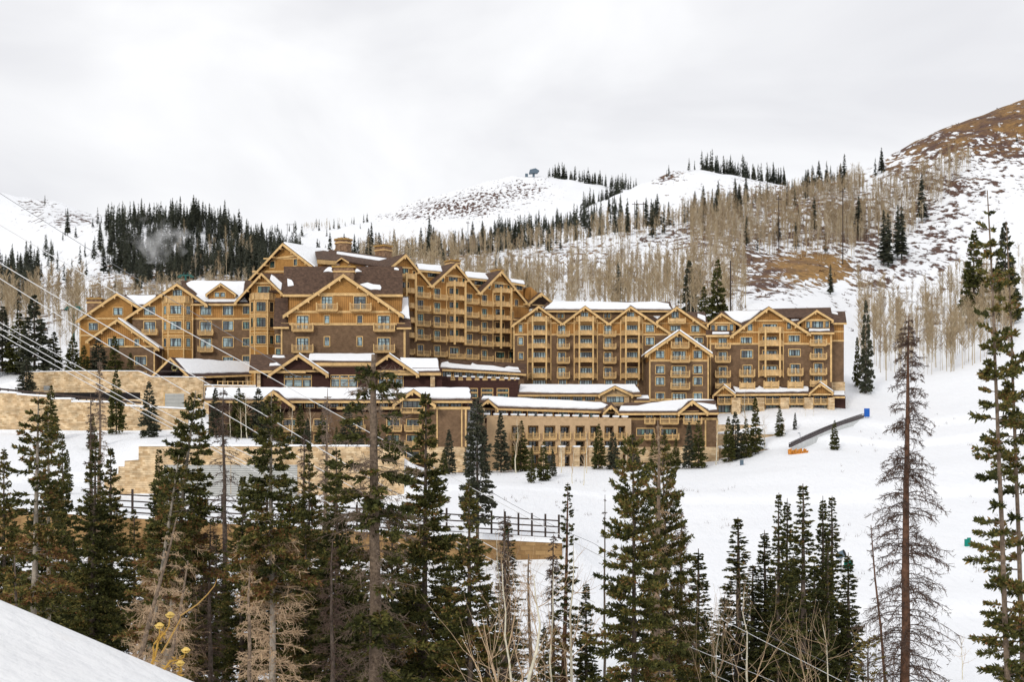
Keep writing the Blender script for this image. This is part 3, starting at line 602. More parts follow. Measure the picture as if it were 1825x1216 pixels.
for l, r, tw, lv, bot, wins in ((560, 720, (580, 660, 300, 352), ((357, 405), (475, 525), (595, 645), (715, 765), (832, 885)), 900, (410, 530, 650, 770)),
                     (962, 1116, (980, 1055, 360, 410), ((415, 460), (533, 580), (650, 695), (765, 808), (880, 923)), 935, (470, 590, 705, 825)),
                     (150, 285, (165, 228, 232, 285), ((290, 340), (415, 462), (540, 590), (668, 715), (795, 845)), 870, (355, 480, 600, 730))):
    b.window(*K(tw[0], tw[2]), *K(tw[1], tw[3]), 3, g='glass_dark')
    b.tower(K(l, 0)[0], K(r, 0)[0], [(K(0, t)[1], K(0, q)[1]) for t, q in lv], proj=2.0, bot=K(0, bot)[1])
    for w in wins: b.window(*K(tw[0] + 5, w), *K(tw[1] + 5, w + 52), 3, g='glass_dark')
    y = lv[-1][1] + 38; b.window(*K(tw[0] + 8, y), *K(tw[1] + 8, y + 60), 3, g='glass_dark'); p0, p1 = K(l + 25, y + 50), K(r + 5, y + 98); b.balcony(p0[0], p1[0], p0[1], p1[1], proj=1.6)
for w in ((1110, 505, 1124, 560), (1155, 508, 1180, 565), (1115, 612, 1140, 675), (1118, 738, 1140, 790), (1120, 845, 1142, 905), (1105, 962, 1145, 1025), (520, 300, 540, 355), (700, 325, 720, 365), (272, 262, 290, 312), (925, 372, 942, 415), (1090, 388, 1108, 425)):
    b.window(*K(w[0], w[1]), *K(w[2], w[3]), 1, g='glass_dark')
b.chimney(*K(600, 0)[:1], *K(720, 0)[:1], K(0, 158)[1], K(0, 235)[1], 316)
b.chimney(*K(1000, 0)[:1], *K(1085, 0)[:1], K(0, 243)[1], K(0, 300)[1], 322)
# --- middle wing
b = Bld('hotel_wing', 'hotel wing with four equal gables and three stacked bay balcony towers', (912, 303), (1268, 303), 700)
K = lambda x, y: (890 + x / 4.679, 520 + y / 4.679)
b.wall(915, 1262, K(0, 358)[1], 720, 'shingle', back=11); b.wall(915, 1262, 576, K(0, 357.8)[1], 'siding', back=11, name='upper_siding')
for P, L, Rr, wl, wr in (((328, 112), (100, 277), (527, 257), 915, 1001.8), ((715, 114), (527, 257), (913, 257), 1002, 1085), ((1095, 115), (913, 257), (1443, 348), 1085.2, 1165)):
    b.gable(K(*P), K(*L), K(*Rr), 575.8, back=11, ov=1.0, wl=wl, wr=wr, m='shingle' if 0 else 'siding', barge=.55)
b.gable(K(1480, 119), K(1305, 243), K(1757, 312), 575.8, d=.1, back=11, ov=1.1, wl=1165.2, wr=1258, m='siding', barge=.55)
rf = b.slope([b.at(K(350, 0)[0], 553, -2.5), b.at(1200, 553, -2.5), b.at(1194, 538, -10), b.at(975, 538, -10)])
b.snow(rf, [(970, 551), (1118, 552), (1124, 545), (1134, 551), (1196, 552), (1192, 543), (1170, 539), (1120, 541), (1060, 539), (985, 539)], th=.4, seed=21)
b.wall(975, 1200, 553, 574, 'shingle', d=-3.2, back=9, name='dormer_wall')
for x in (495, 525, 885, 915): b.window(*K(x - 12, 180), *K(x + 12, 222), 1, d=-3.2, g='glass_dark')
for q in ([(1199 - 35, 563), (1172, 570), (1178, 566), (1186, 556), (1170, 556), (1150, 556)],):
    rf = b.slope([b.at(1147, 572, -1), b.at(1190, 572, -1), b.at(1195, 552, -7), b.at(1138, 552, -7)], fascia=False); b.snow(rf, [(1150, 557), (1172, 569), (1182, 558), (1160, 555)], seed=22)
rf = b.slope([b.at(1238, 576, -.5), b.at(1262, 576, -.5), b.at(1256, 556, -8), b.at(1225, 556, -8)], fascia=False); b.snow(rf, [(1243, 566), (1257, 574), (1257, 564), (1244, 560)], seed=23)
b.trim(915, 1262, K(0, 358)[1], h=.4); b.trim(915, 1262, 576, h=.3)
for x0, x1, wt in ((235, 430, (290, 355)), (625, 815, (680, 742)), (1010, 1195, (1063, 1127))):
    b.window(*K(wt[0], 170), *K(wt[1], 220), 3)
    b.tower(K(x0, 0)[0], K(x1, 0)[0], [(K(0, t)[1], K(0, q)[1]) for t, q in ((217, 256), (330, 368), (437, 476), (556, 594), (682, 724))], proj=2.0, bot=K(0, 740)[1])
    for t, q in ((283, 350), (390, 455), (508, 575), (636, 705), (738, 785)): b.window(*K(x0 + 42, t), *K(x1 - 42, q), 5)
for x0, x1, w0, w1 in ((480, 586, 487, 552), (868, 973, 873, 937)):
    for t, bt, bb in ((283, 328, 370), (388, 435, 476), (507, 553, 596), (634, 678, 722)):
        b.window(*K(w0, t), *K(w1, bb - 10), 2); p0, p1 = K(x0, bt), K(x1, bb); b.balcony(p0[0], p1[0], p0[1], p1[1], proj=1.3)
    b.window(*K(w0 + 8, 736), *K(w1 + 8, 782), 3)
for w in ((160, 280, 193, 338), (160, 385, 195, 445), (162, 508, 197, 565)): b.window(*K(w[0], w[1]), *K(w[2], w[3]), 1)
for w in ((1220, 280, 1290, 338), (1220, 387, 1290, 445), (1600, 282, 1668, 338), (1628, 387, 1695, 430)): b.window(*K(w[0], w[1]), *K(w[2], w[3]), 2, d=.1)
b.window(*K(1432, 168), *K(1497, 222), 3, d=.1); b.window(*K(1425, 282), *K(1510, 330), 4, d=.1)
p0, p1 = K(1408, 222), K(1552, 262); b.balcony(p0[0], p1[0], p0[1], p1[1], d=.1, style='solid')
b.vtrim(916, 582, 715); b.vtrim(1261, 590, 715)
# --- front gabled tower of the middle wing
b = Bld('hotel_tower', 'narrow gabled tower block with snow along its gable edges and centred balconies', (1150, 294), (1270, 294), 720)
b.wall(1157, 1263, K(0, 576)[1], 740, 'shingle', back=8)
b.gable(K(1500, 322), K(1212, 522), K(1783, 522), K(0, 575.5)[1], back=8, ov=1.2, wl=1157, wr=1263, m='siding', snow=(.35, .35))
b.trim(1157, 1263, K(0, 576)[1], h=.4); b.vtrim(1158, 632, 740); b.vtrim(1262, 632, 740)
b.window(*K(1460, 383), *K(1525, 445), 2); p0, p1 = K(1433, 425), K(1582, 470); b.balcony(p0[0], p1[0], p0[1], p1[1], proj=1.4)
for y, by in ((497, 542), (623, 668), (720, 768), (850, None)):
    b.window(*K(1305, y), *K(1375, y + 60), 2); b.window(*K(1618, y), *K(1690, y + 60), 2); b.window(*K(1440, y), *K(1555, y + 72), 4)
    if by: p0, p1 = K(1430, by), K(1588, by + 45); b.balcony(p0[0], p1[0], p0[1], p1[1], proj=1.4)
b.trim(1157, 1263, 713, h=.5)
# --- right wing
b = Bld('hotel_wing', 'hotel wing on stone piers beside the ski run with three gables', (1260, 300), (1484, 300), 740)
K = lambda x, y: (1140 + x / 4.5625, 520 + y / 4.5625)
b.wall(1265, 1482, K(0, 425)[1], K(0, 838)[1], 'shingle', back=15); b.wall(1265, 1482, K(0, 345)[1], K(0, 424.6)[1], 'siding', back=15, name='upper_siding')
b.wall(1482.2, 1504, K(0, 400)[1], K(0, 735)[1], 'shingle', d=-3, back=14, name='side_wall'); b.wall(1482.2, 1504, K(0, 245)[1], K(0, 399.6)[1], 'siding', d=-3, back=14, name='upper_siding')
b.wall(1482.2, 1506, K(0, 735.5)[1], 750, 'stone', d=-2.8, back=14, name='stone_base')
b.trim(1482.2, 1504, K(0, 400)[1], d=-3); b.trim(1482.2, 1504, K(0, 325)[1], d=-3, h=.3)
b.gable(K(1050, 118), K(733, 357), K(1393, 337), K(0, 344.6)[1], d=.1, back=14, ov=1.1, wl=1304, wr=1441, m='siding', beam=K(0, 238)[1])
b.gable(K(665, 168), K(545, 262), K(832, 272), K(0, 335)[1], d=-.9, back=8, ov=.9, eave=1.2, m='siding', beam=K(0, 255)[1], barge=.5)
b.gable(K(1440, 143), K(1278, 252), K(1577, 226), K(0, 300)[1], d=-.9, back=8, ov=.9, eave=1.2, m='siding', beam=K(0, 232)[1], barge=.5)
for l, r, y0, y1, sn in ((1258, 1306, 320, 350, [(590, 345), (728, 345), (724, 330), (592, 330)]), (1440, 1487, 300, 328, [(1378, 322), (1550, 318), (1545, 306), (1380, 306)])):
    rf = b.slope([b.at(l, K(0, y1)[1], .9), b.at(r, K(0, y1)[1], .9), b.at(r, K(0, y0)[1] - 2, -1), b.at(l, K(0, y0)[1] - 2, -1)]); b.snow(rf, [K(*q) for q in sn], seed=l)
rf = b.slope([b.at(1262, 582, -1.2), b.at(1486, 582, -1.2), b.at(1480, 549, -9), b.at(1284, 555, -9)], fascia=False)
b.snow(rf, [K(690, 165), K(985, 158), K(900, 225), K(830, 255), K(770, 235)], seed=31, th=.35); b.snow(rf, [K(1150, 170), K(1385, 165), K(1290, 235), K(1240, 240)], seed=32, th=.35)
rf = b.slope([b.at(1484, K(0, 250)[1], -2), b.at(1509, K(0, 250)[1], -2), b.at(1506, K(0, 160)[1], -9), b.at(1478, K(0, 160)[1], -9)]); b.snow(rf, [K(1545, 175), K(1615, 188), K(1600, 168), K(1550, 165)], seed=33)
rf = b.slope([b.at(1380, 566, -4), b.at(1484, 566, -4), b.at(1480.5, K(0, 128)[1], -10), b.at(1378, K(0, 138)[1], -10)], fascia=False)
b.trim(1265, 1482, K(0, 425)[1], h=.4); b.trim(1304, 1441, K(0, 330)[1], h=.3, d=.1); b.vtrim(1266, 600, 735); b.vtrim(1481, K(0, 345)[1], K(0, 735)[1], w=.4)
b.tower(K(968, 0)[0], K(1167, 0)[0], [(K(0, t)[1], K(0, q)[1]) for t, q in ((298, 340), (405, 447), (518, 562), (643, 688))], d=.1, proj=2.0, bot=K(0, 700)[1])
b.windows([K(1000, t) + K(1115, t + 48) + (4,) for t in (262, 365, 478, 602)] + [K(1035, 695) + K(1105, 750) + (3,)], d=.1)
for w in ((580, 270, 612, 325, 1), (628, 275, 715, 322, 3), (730, 268, 762, 320, 1), (1352, 245, 1385, 297, 1), (1402, 245, 1490, 295, 3), (1507, 240, 1540, 293, 1)): b.window(*K(*w[:2]), *K(*w[2:4]), w[4], d=-.9)
b.windows([K(880, 262) + K(915, 318) + (1,), K(1197, 252) + K(1230, 305) + (1,)], d=.1)
for w in ((820, 370, 912, 425), (825, 482, 917, 540), (1210, 357, 1300, 410), (1212, 468, 1305, 525)): b.window(*K(*w[:2]), *K(*w[2:]), 4, d=.1 if 0 else 0)
for x0, x1, w0, w1, rows_ in ((615, 740, 640, 708, ((378, 418, 460), (488, 530, 573), (612, 652, 695), (706, 745, 785))), (1390, 1520, 1418, 1487, ((352, 392, 437), (462, 505, 550), (588, 628, 675), (684, 725, 770))),
                    (813, 938, 840, 912, ((605, 640, 692), (700, 740, 795))), (1205, 1329, 1227, 1300, ((595, 628, 682), (692, 733, 787))), (1010, 1132, 1035, 1036, ((700, 735, 785),))):
    for t, bt, bb in rows_:
        if w1 - w0 > 5: b.window(*K(w0, t), *K(w1, bb - 14), 3)
        p0, p1 = K(x0, bt), K(x1, bb); b.balcony(p0[0], p1[0], p0[1], p1[1], proj=1.4, style='solid' if bb > 760 else 'open')
rf = b.slope([b.at(K(600, 0)[0], K(0, 832)[1], 2.3), b.at(K(1560, 0)[0], K(0, 825)[1], 2.3), b.at(K(1560, 0)[0], K(0, 772)[1], .02), b.at(K(600, 0)[0], K(0, 772)[1], .02)])
b.snow(rf, [K(780, 820), K(1370, 815), K(1370, 778), K(1340, 775), K(1320, 795), K(1160, 790), K(1140, 778), K(1110, 795), K(1000, 792), K(970, 776), K(940, 790), K(830, 795), K(760, 778)], seed=34, th=.4)
for P, L, Rr in (((685, 757), (588, 843), (782, 832)), ((1470, 738), (1374, 822), (1577, 815))): b.gable(K(*P), K(*L), K(*Rr), K(0, 836)[1], d=2.3, back=0, ov=.8, eave=.6, m='siding', barge=.5, snow=(0, .25))
b.wall(1267, 1484, K(0, 838.5)[1], 760, 'dark_siding', d=.2, back=12, name='recessed_wall')
for l, r in ((750, 820), (948, 1015), (1145, 1215), (1340, 1410), (1535, 1585)): b.wall(K(l, 0)[0], K(r, 0)[0], K(0, 862)[1], 760, 'stone', d=2.1, back=-.3, name='stone_pier')
for l, r in ((632, 750), (822, 946), (1020, 1143), (1217, 1338), (1412, 1533)):
    b.window(*K(l + 6, 838), *K(r - 6, 900), 5, d=.2, g='glass_dark'); b.window(*K(l + 6, 925), *K(r - 6, 985), 4, d=.2, g='glass_dark')
    p0, p1 = K(l, 872), K(r, 917); b.balcony(p0[0], p1[0], p0[1], p1[1], d=.2, proj=1.6)
b.wall(K(1580, 0)[0], 1507, K(0, 855)[1], 760, 'dark_siding', d=-1, back=10, name='service_wall'); rf = b.slope([b.at(1484, K(0, 850)[1], 1.5), b.at(1506, K(0, 850)[1], 1.5), b.at(1506, K(0, 812)[1], -2), b.at(1484, K(0, 812)[1], -2)]); b.snow(rf, [(1486, K(0, 843)[1]), (1505, K(0, 843)[1]), (1505, K(0, 814)[1]), (1486, K(0, 814)[1])], seed=35, th=.4)
# --- porte-cochere
b = Bld('entrance_canopy', 'snow covered entrance canopy with open timber gable in front of the ochre wing', (267, 291), (447, 297), 686, 'canopy')
P, Lq, Rq = b.atY(303, 637, 289), b.atY(267, 673, 289), b.atY(337, 671, 289)
Pb, Rb = b.atY(449, 645, 306), b.atY(449, 667, 300)
Lb = Lq + (Pb - P)
rf = b.slope([Rq, Rb, Pb, P], fascia=True, m='roof_metal'); b.snow(rf, [(312, 639), (446, 646), (446, 664), (336, 667)], seed=51, th=.4)
b.slope([Lb, Lq, P, Pb], fascia=False, m='roof_metal')
for e in (Lq, Rq):
    v = Vector((0, -.25, 0)); b.part('bargeboard', MB().prism([P + v, e + v, e + v + Vector((0, 0, -.6)), P + v + Vector((0, 0, -.6))], (0, .2, 0)), 'trim')
h = Vector((0, -.05, 0)); x = P.lerp(Lq, .55); y = P.lerp(Rq, .55); b.part('tie_beam', MB().box(x.x, y.x, x.y - .2, x.y + .2, x.z - .75, x.z - .4), 'post_wood')
for q in (Lq.lerp(Rq, .12), Lq.lerp(Rq, .88), b.atY(440, 660, 300), b.atY(400, 660, 298)): b.part('column', MB().box(q.x - .3, q.x + .3, q.y - .3 + .6, q.y + .3 + .6, -2, q.z + .3), 'stone')
b.part('canopy_shade', MB().prism([Lq + Vector((1, 3, -.3)), Rq + Vector((-1, 3, -.3)), P + Vector((0, 3, -.8))], (0, .3, 0)), 'void_shade')  # upright dark sheet, painted shade of the canopy interior
# --- dark pavilion
b = Bld('pavilion', 'low dark brown pavilion with twin gables and gridded tan windows', (445, 268), (790, 270), 694, 'pavilion')
b.wall(456, 788, 655, 694, 'dark_siding', back=12)
rf = b.slope([b.at(444, 660, 1.3), b.at(545, 660, 1.3), b.at(545, 632, -6), b.at(447, 632, -6)], fz=.5); b.snow(rf, [(485, 638), (508, 638), (507, 635), (488, 634)], seed=61); b.snow(rf, [(480, 653), (500, 652), (494, 647), (482, 649)], seed=62)
rf = b.slope([b.at(545.2, 646, .6), b.at(672, 646, .6), b.at(672, 631, -6), b.at(545.2, 631, -6)], fz=.6); b.snow(rf, [(550, 643), (668, 644), (668, 632), (552, 632)], seed=63, th=.35)
rf = b.slope([b.at(700, 664, 1.3), b.at(786, 664, 1.3), b.at(781, 638, -6), b.at(690, 638, -6)], fz=.5); b.snow(rf, [(722, 657), (742, 662), (784, 661), (779, 640), (714, 639), (716, 648)], seed=64, th=.35)
for P, L, Rr in (((532, 630), (477, 667), (586, 667)), ((693, 630), (640, 668), (747, 667))): b.gable(P, L, Rr, 660, d=.9, back=5, ov=1.1, m='dark_siding', beam=662, snow=(0, .25), eave=1.2)
for l, r in ((507, 555), (590, 637), (674, 719)):
    for j in range(3):
        w = (r - l) / 3; b.window(l + j * w + .8, 676, l + (j + 1) * w - .8, 690, 1); b.window(l + j * w + .8, 670, l + (j + 1) * w - .8, 674.5, 2)
b.trim(500, 562, 693, h=.3); b.trim(456, 788, 694, h=.35); b.wall(458, 464, 660, 694, 'stone', d=.9, back=0, name='stone_pier'); b.wall(767, 775, 664, 690, 'stone', d=.9, back=0, name='stone_pier')
# --- restaurant terrace under the receding wing
b = Bld('terrace_block', 'maroon terrace block with snow capped parapet posts', (777, 282), (924, 284), 712, 'terrace')
b.wall(778, 924, 676, 714, 'dark_siding', back=12); b.wall(778, 800, 671, 675.9, 'dark_siding', back=12, name='parapet')
for x in (800, 814, 828, 843, 857, 872, 887, 902, 913, 922):
    y = 671.5 + (x - 800) * .04; p = b.at(x, y); q = b.at(x, 677); po = b.part('parapet_post', MB().box(p.x - .32, p.x + .32, -.1, .5, q.z - .3, p.z), 'dark_siding'); b.part('snow_cap', MB().box(p.x - .4, p.x + .4, -.2, .6, p.z + .002, p.z + .3), 'snow', po)
b.trim(800, 924, 677, h=.3); b.trim(801, 922, 673, h=.14, d=-.2)
for l, r in ((858, 878), (886, 906), (835, 850)): b.window(l, 701, r, 709, 3, g='glass_dark'); b.window(l, 694, r, 699, 3, g='glass_dark')
rf = b.slope([b.at(784, 657, -8), b.at(938, 666, -8), b.at(938, 648, -14), b.at(784, 640, -14)], fz=.4)
b.snow(rf, [(785, 655), (860, 660), (928, 664), (924, 657), (908, 655), (900, 658), (880, 654), (850, 652), (842, 649), (838, 653), (800, 649), (796, 646), (786, 648)], seed=71, th=.4)
b.wall(786, 934, 658, 690, 'shingle', d=-9, back=13, name='rear_wall')
for i in range(7): b.window(789 + i * 20, 662.5 + i * .7, 804 + i * 20, 673 + i * .5, 3, d=-9, g='glass_dark')
# --- lounge with long snow roof
b = Bld('pavilion', 'low lounge pavilion with long snowy roof and one small gable below the bay towers', (924, 284), (1145, 284), 722, 'pavilion')
b.wall(926, 1140, 700, 722, 'stucco', back=9)
rf = b.slope([b.at(923, 703, 1), b.at(1143, 703, 1), b.at(1135, 685, -6), b.at(924, 685, -6)]); b.snow(rf, [(925, 699), (985, 701), (1070, 701), (1096, 692), (1128, 700), (1141, 699), (1132, 687), (926, 687)], seed=81, th=.4)
b.gable((1096, 687), (1066, 703), (1129, 703), 722, d=1, back=4, ov=.8, m='stone', eave=.8, barge=.5)
for i in range(6): b.window(933 + i * 22, 706, 950 + i * 22, 715, 4, g='glass_dark')
b.window(1081, 706, 1112, 718, 4, d=1)
rf = b.slope([b.at(1130, 714, 2), b.at(1158, 714, 2), b.at(1156, 703, -2), b.at(1134, 703, -2)]); b.snow(rf, [(1135, 711), (1156, 711), (1155, 706), (1136, 706)], seed=82)
# --- long lower wing, left
b = Bld('hotel_wing', 'long low hotel wing roofed in snow above the retaining wall with tan shingle end', (365, 254), (842, 254), 836)
b.wall(372, 757, 712, 735, 'dark_siding', d=-1.2, back=10); b.wall(372, 757, 735.1, 840, 'shingle', d=0, back=9, name='lower_wall')
b.wall(757.2, 833, 712, 729, 'dark_siding', d=-1, back=10); b.wall(757.2, 831, 729.1, 797, 'shingle', d=.5, back=9, name='end_wall'); b.wall(756, 828, 797.1, 842, 'stone', d=.7, back=9, name='stone_base')
rf = b.slope([b.at(364, 714, 1.6), b.at(842, 714, 1.6), b.at(838, 691, -5), b.at(366, 691, -5)])
b.snow(rf, [(366, 711), (470, 712), (487, 700), (505, 711), (702, 712), (737, 697), (765, 711), (839, 711), (836, 693), (368, 693)], seed=91, th=.45)
for P, L, Rr in (((487, 695), (464, 714), (526, 724)), ((737, 693), (699, 721), (777, 721))): b.gable(P, L, Rr, 729, d=2.3, back=4, ov=.9, m='dark_siding', eave=1.3, beam=713)
b.trim(600, 838, 728, h=.5, d=.6); b.vtrim(758, 729, 797, d=.5); b.vtrim(830, 729, 797, d=.5); b.vtrim(779, 730, 797, d=.5, w=.25); b.vtrim(823, 730, 797, d=.5, w=.25)
b.windows([(718, 715, 752, 727, 4), ], d=2.3, g='glass_dark'); b.windows([(779, 713, 800, 726, 3), (803, 713, 822, 726, 3)], d=-1, g='glass_dark')
for i in range(10): b.window(478 + i * 22, 717, 494 + i * 22, 727, 3, d=-1.2, g='glass_dark')
for r in (748, 776, 805):
    for x in (505, 560, 625, 690, 725): b.window(x, r, x + 22, r + 14, 3, g='glass_dark'); b.balcony(x - 4, x + 26, r + 11, r + 21, proj=1.3)
b.balcony(714, 757, 724, 736, d=1.0, proj=1.2)
# --- lower terrace wing, centre
b = Bld('hotel_wing', 'tan stucco lower wing with snow capped terrace parapet and recessed balconies on piers', (850, 262), (1126, 266), 832)
K = lambda x, y: (840 + x / 3.967, 660 + y / 3.967)
rf = b.slope([b.at(852, K(0, 262)[1], -4), b.at(1104, K(0, 292)[1], -4), b.at(1090, K(0, 228)[1], -10), b.at(856, K(0, 182)[1], -10)])
b.snow(rf, [K(190, 255), K(900, 278), K(990, 262), K(920, 236), K(500, 212), K(80, 190), K(70, 210), K(120, 206)], seed=101, th=.45)
b.wall(860, 1110, K(0, 285)[1], 760, 'dark_siding', d=-4.8, back=12)
for i in range(9): b.window(858 + i * 27.5, 729 + i * .7, 875 + i * 27.5, 742 + i * .7, 3, d=-4.8, g='glass_dark')
b.gable(K(120, 203), K(58, 250), K(192, 268), None, d=-2.6, back=8, ov=.8, barge=.5); b.gable(K(988, 242), K(930, 296), K(1047, 298), None, d=-2.6, back=8, ov=.8, barge=.5)
for x in (862, 884, 1078, 1098): b.part('porch_post', MB().box(b.at(x, 0, -2.4).x - .2, b.at(x, 0, -2.4).x + .2, 2.2, 2.6, b.at(x, 760, -2.4).z, b.at(x, 728, -2.4).z), 'stone')
p, q = b.at(868, 741), b.at(1125, 745); zl, zr = b.at(868, 741).z, b.at(1125, 746).z
BY = ((285, 360), (400, 475), (515, 595), (628, 697), (737, 803), (840, 900), (942, 1007), (1037, 1090))
# facade: parapet band, wall between recesses, floor bands
z1, z2, z3 = b.at(900, K(0, 392)[1]).z, b.at(900, K(0, 500)[1]).z, b.at(900, 832).z
b.part('parapet_wall', MB().prism([(p.x, 0, zl), (q.x, 0, zr), (q.x, 0, z1), (p.x, 0, z1)], (0, .6, 0)), 'stucco')
b.part('terrace_floor', MB().box(p.x, q.x, .601, 9, z1, z1 + .5), 'stucco')
b.part('back_wall', MB().box(p.x, q.x, 2.0, 9, z3 - 1, z1 - .001), 'shingle')
xs = [p.x] + [v for l, r in BY for v in (b.at(K(l, 0)[0], 780).x, b.at(K(r, 0)[0], 780).x)] + [q.x]
for i in range(0, len(xs), 2): b.part('pier', MB().box(xs[i], xs[i + 1], 0, 1.999, z3 - 1, z1 - .001), 'stucco')
zs = b.at(900, K(0, 492)[1]).z; zs2 = b.at(900, K(0, 588)[1]).z
for (l, r) in BY:
    x0, x1 = K(l, 0)[0], K(r, 0)[0]
    for zz, bt, bb in ((zs, 448, 492), (zs2, 545, 588)):
        b.part('floor_slab', MB().box(b.at(x0, 780).x + .003, b.at(x1, 780).x - .003, .02, 1.99, zz - .3, zz), 'stucco'); p0, p1 = K(l - 8, bt), K(r + 8, bb); b.balcony(p0[0], p1[0], p0[1], p1[1], proj=.5)
    for t, bb in ((402, 470), (505, 570), (600, 662)): b.window(x0 + 1.5, K(0, t)[1], x0 + (x1 - x0) * .78, K(0, bb)[1], 2, d=-2.0, g='glass_dark')
for x in (868, 885, 900, 916, 931, 947, 963, 979, 995, 1010, 1026, 1044, 1062, 1080, 1098, 1114):
    P0 = b.at(x, 741 + (x - 868) * .0185); po = b.part('parapet_post', MB().box(P0.x - .45, P0.x + .45, -.1, .7, P0.z - .4, P0.z + .15), 'stucco'); b.part('snow_cap', MB().box(P0.x - .55, P0.x + .55, -.2, .8, P0.z + .152, P0.z + .45), 'snow', po)
for l, r in ((392, 420), (620, 660), (725, 765), (832, 865), (945, 975), (1035, 1070), (500, 520)):
    x0, x1 = b.at(K(l, 0)[0], 810, 1).x, b.at(K(r, 0)[0], 810, 1).x; zt = b.at(900, K(0, 545)[1], 1).z; po = b.part('stone_pier', MB().box(x0, x1, -1.2, -.004, z3 - 1, zt), 'stone'); b.part('snow_cap', MB().box(x0 - .1, x1 + .1, -1.3, -.01, zt + .002, zt + .3), 'snow', po)
# --- lower wing, right end
b = Bld('hotel_wing', 'low brown corner wing with snowy roof and gabled balcony door beside the stone steps', (1104, 268), (1281, 268), 812)
b.wall(1120, 1279, K(0, 292)[1], K(0, 345)[1], 'dark_siding', d=-.6, back=10); b.wall(1120, 1279, K(0, 345.5)[1], 797, 'shingle', back=10, name='lower_wall'); b.wall(1118, 1281, 797.2, 825, 'stone', d=.3, back=10, name='stone_base')
rf = b.slope([b.at(1102, K(0, 302)[1], 1.3), b.at(1281, K(0, 298)[1], 1.3), b.at(1275, K(0, 212)[1], -6), b.at(1112, K(0, 232)[1], -6)])
b.snow(rf, [K(1045, 290), K(1460, 290), K(1565, 225), K(1680, 286), K(1738, 282), K(1715, 216), K(1565, 210), K(1380, 225), K(1240, 245), K(1170, 262), K(1060, 262)], seed=111, th=.45)
b.gable(K(1565, 208), K(1458, 296), K(1677, 292), K(0, 344)[1], d=.6, back=5, ov=1, m='dark_siding', eave=1.2)
b.trim(1120, 1279, K(0, 345)[1], h=.4, d=.02)
b.window(*K(1338, 305), *K(1448, 355), 5, d=-.6); b.window(*K(1508, 298), *K(1602, 362), 5, d=.6); b.window(*K(1230, 308), *K(1285, 345), 3, d=-.6)
for l, r, t, q in ((1335, 1465, 342, 380), (1500, 1632, 340, 380), (1225, 1300, 345, 380), (1375, 1470, 455, 492), (1225, 1300, 455, 492)): p0, p1 = K(l, t), K(r, q); b.balcony(p0[0], p1[0], p0[1], p1[1], d=.6 if l == 1500 else 0, proj=1.4)
b.window(*K(1340, 412), *K(1450, 460), 4, g='glass_dark'); b.window(*K(1170, 412), *K(1290, 460), 4, g='glass_dark'); b.vtrim(1278, K(0, 345)[1], 797); b.vtrim(K(1655, 0)[0], K(0, 345)[1], 797)
# ------------------------------------------------------------------ walls, fence, lifts and small things on site
def hit(px, py, y0=120, y1=1600):
    """depth at which the view ray meets the ground"""
    Y = np.arange(y0, y1, 1.0); z = ground((px - CX) * Y / F, Y); r = (HY - py) * Y / F; k = np.where(z >= r)[0]
    return float(Y[k[0]]) if len(k) else float(y1)
def stone_wall(name, label, Y, prof, zb, m, th=.7, snow=.25, cat='retaining wall'):
    """prof: [(px, py_top)...] steps drawn as straight runs"""
    x0 = (prof[0][0] - CX) * Y / F; root = link(name, None, None, (x0, Y, zb)); tag(root, label, cat)
    for (pa, ya), (pb, yb) in zip(prof[:-1], prof[1:]):
        a, c = W(pa, ya, Y), W(pb, yb, Y); a -= Vector((x0, Y, zb)); c -= Vector((x0, Y, zb))
        if c.x - a.x < .05: continue
        seg = MB().prism([(a.x + .004, 0, 0), (c.x, 0, 0), (c.x, 0, c.z), (a.x + .004, 0, a.z)], (0, th, 0)).build('wall_section', m, root)
        if snow:
            MB().prism([(a.x + .006, -.12, a.z + .01), (c.x, -.12, c.z + .01), (c.x, -.08, c.z + snow), (a.x + .006, -.08, a.z + snow)], (0, th + 1.6, 0)).build('snow_cap', 'snow', seg)
    return root, x0
w, x0 = stone_wall('retaining_wall', 'upper tan stone retaining wall with grey service door below the canopy', 287, [(44, 664), (120, 662), (247, 662), (268, 672), (362, 673)], 8.0, 'stone', th=1.2, snow=.15)
p, q = W(294, 702, 287), W(328, 728, 287); MB().box(p.x - x0, q.x - x0, -.06, -.004, q.z - 8, p.z - 8).build('service_door', 'louvre', w)
MB().prism([(p.x - x0 - .25, -.12, q.z - 8), (p.x - x0 - .01, -.12, q.z - 8), (p.x - x0 - .01, -.12, p.z - 7.8), (p.x - x0 - .25, -.12, p.z - 7.8)], (0, .115, 0)).build('door_jamb', 'trim', w)
p, q = W(96, 700, 287), W(250, 712, 287); MB().box(p.x - x0, q.x - x0, -.05, -.004, q.z - 8, p.z - 8).build('opening_shade', 'void_shade', w)  # flat dark sheet on the wall, painted shade of the opening
p, q = W(78, 688, 287), W(89, 696, 287); MB().box(p.x - x0, q.x - x0, -.05, -.004, q.z - 8, p.z - 8).build('vent', 'louvre', w)
w, x0 = stone_wall('retaining_wall', 'lower tan stone retaining wall stepping down along the snowy terrace', 270.5, [(-70, 697), (30, 702), (30, 704), (85, 708), (85, 712), (127, 712), (127, 717), (200, 718), (200, 723), (335, 730)], 3.0, 'stone', th=1.0, snow=.35)
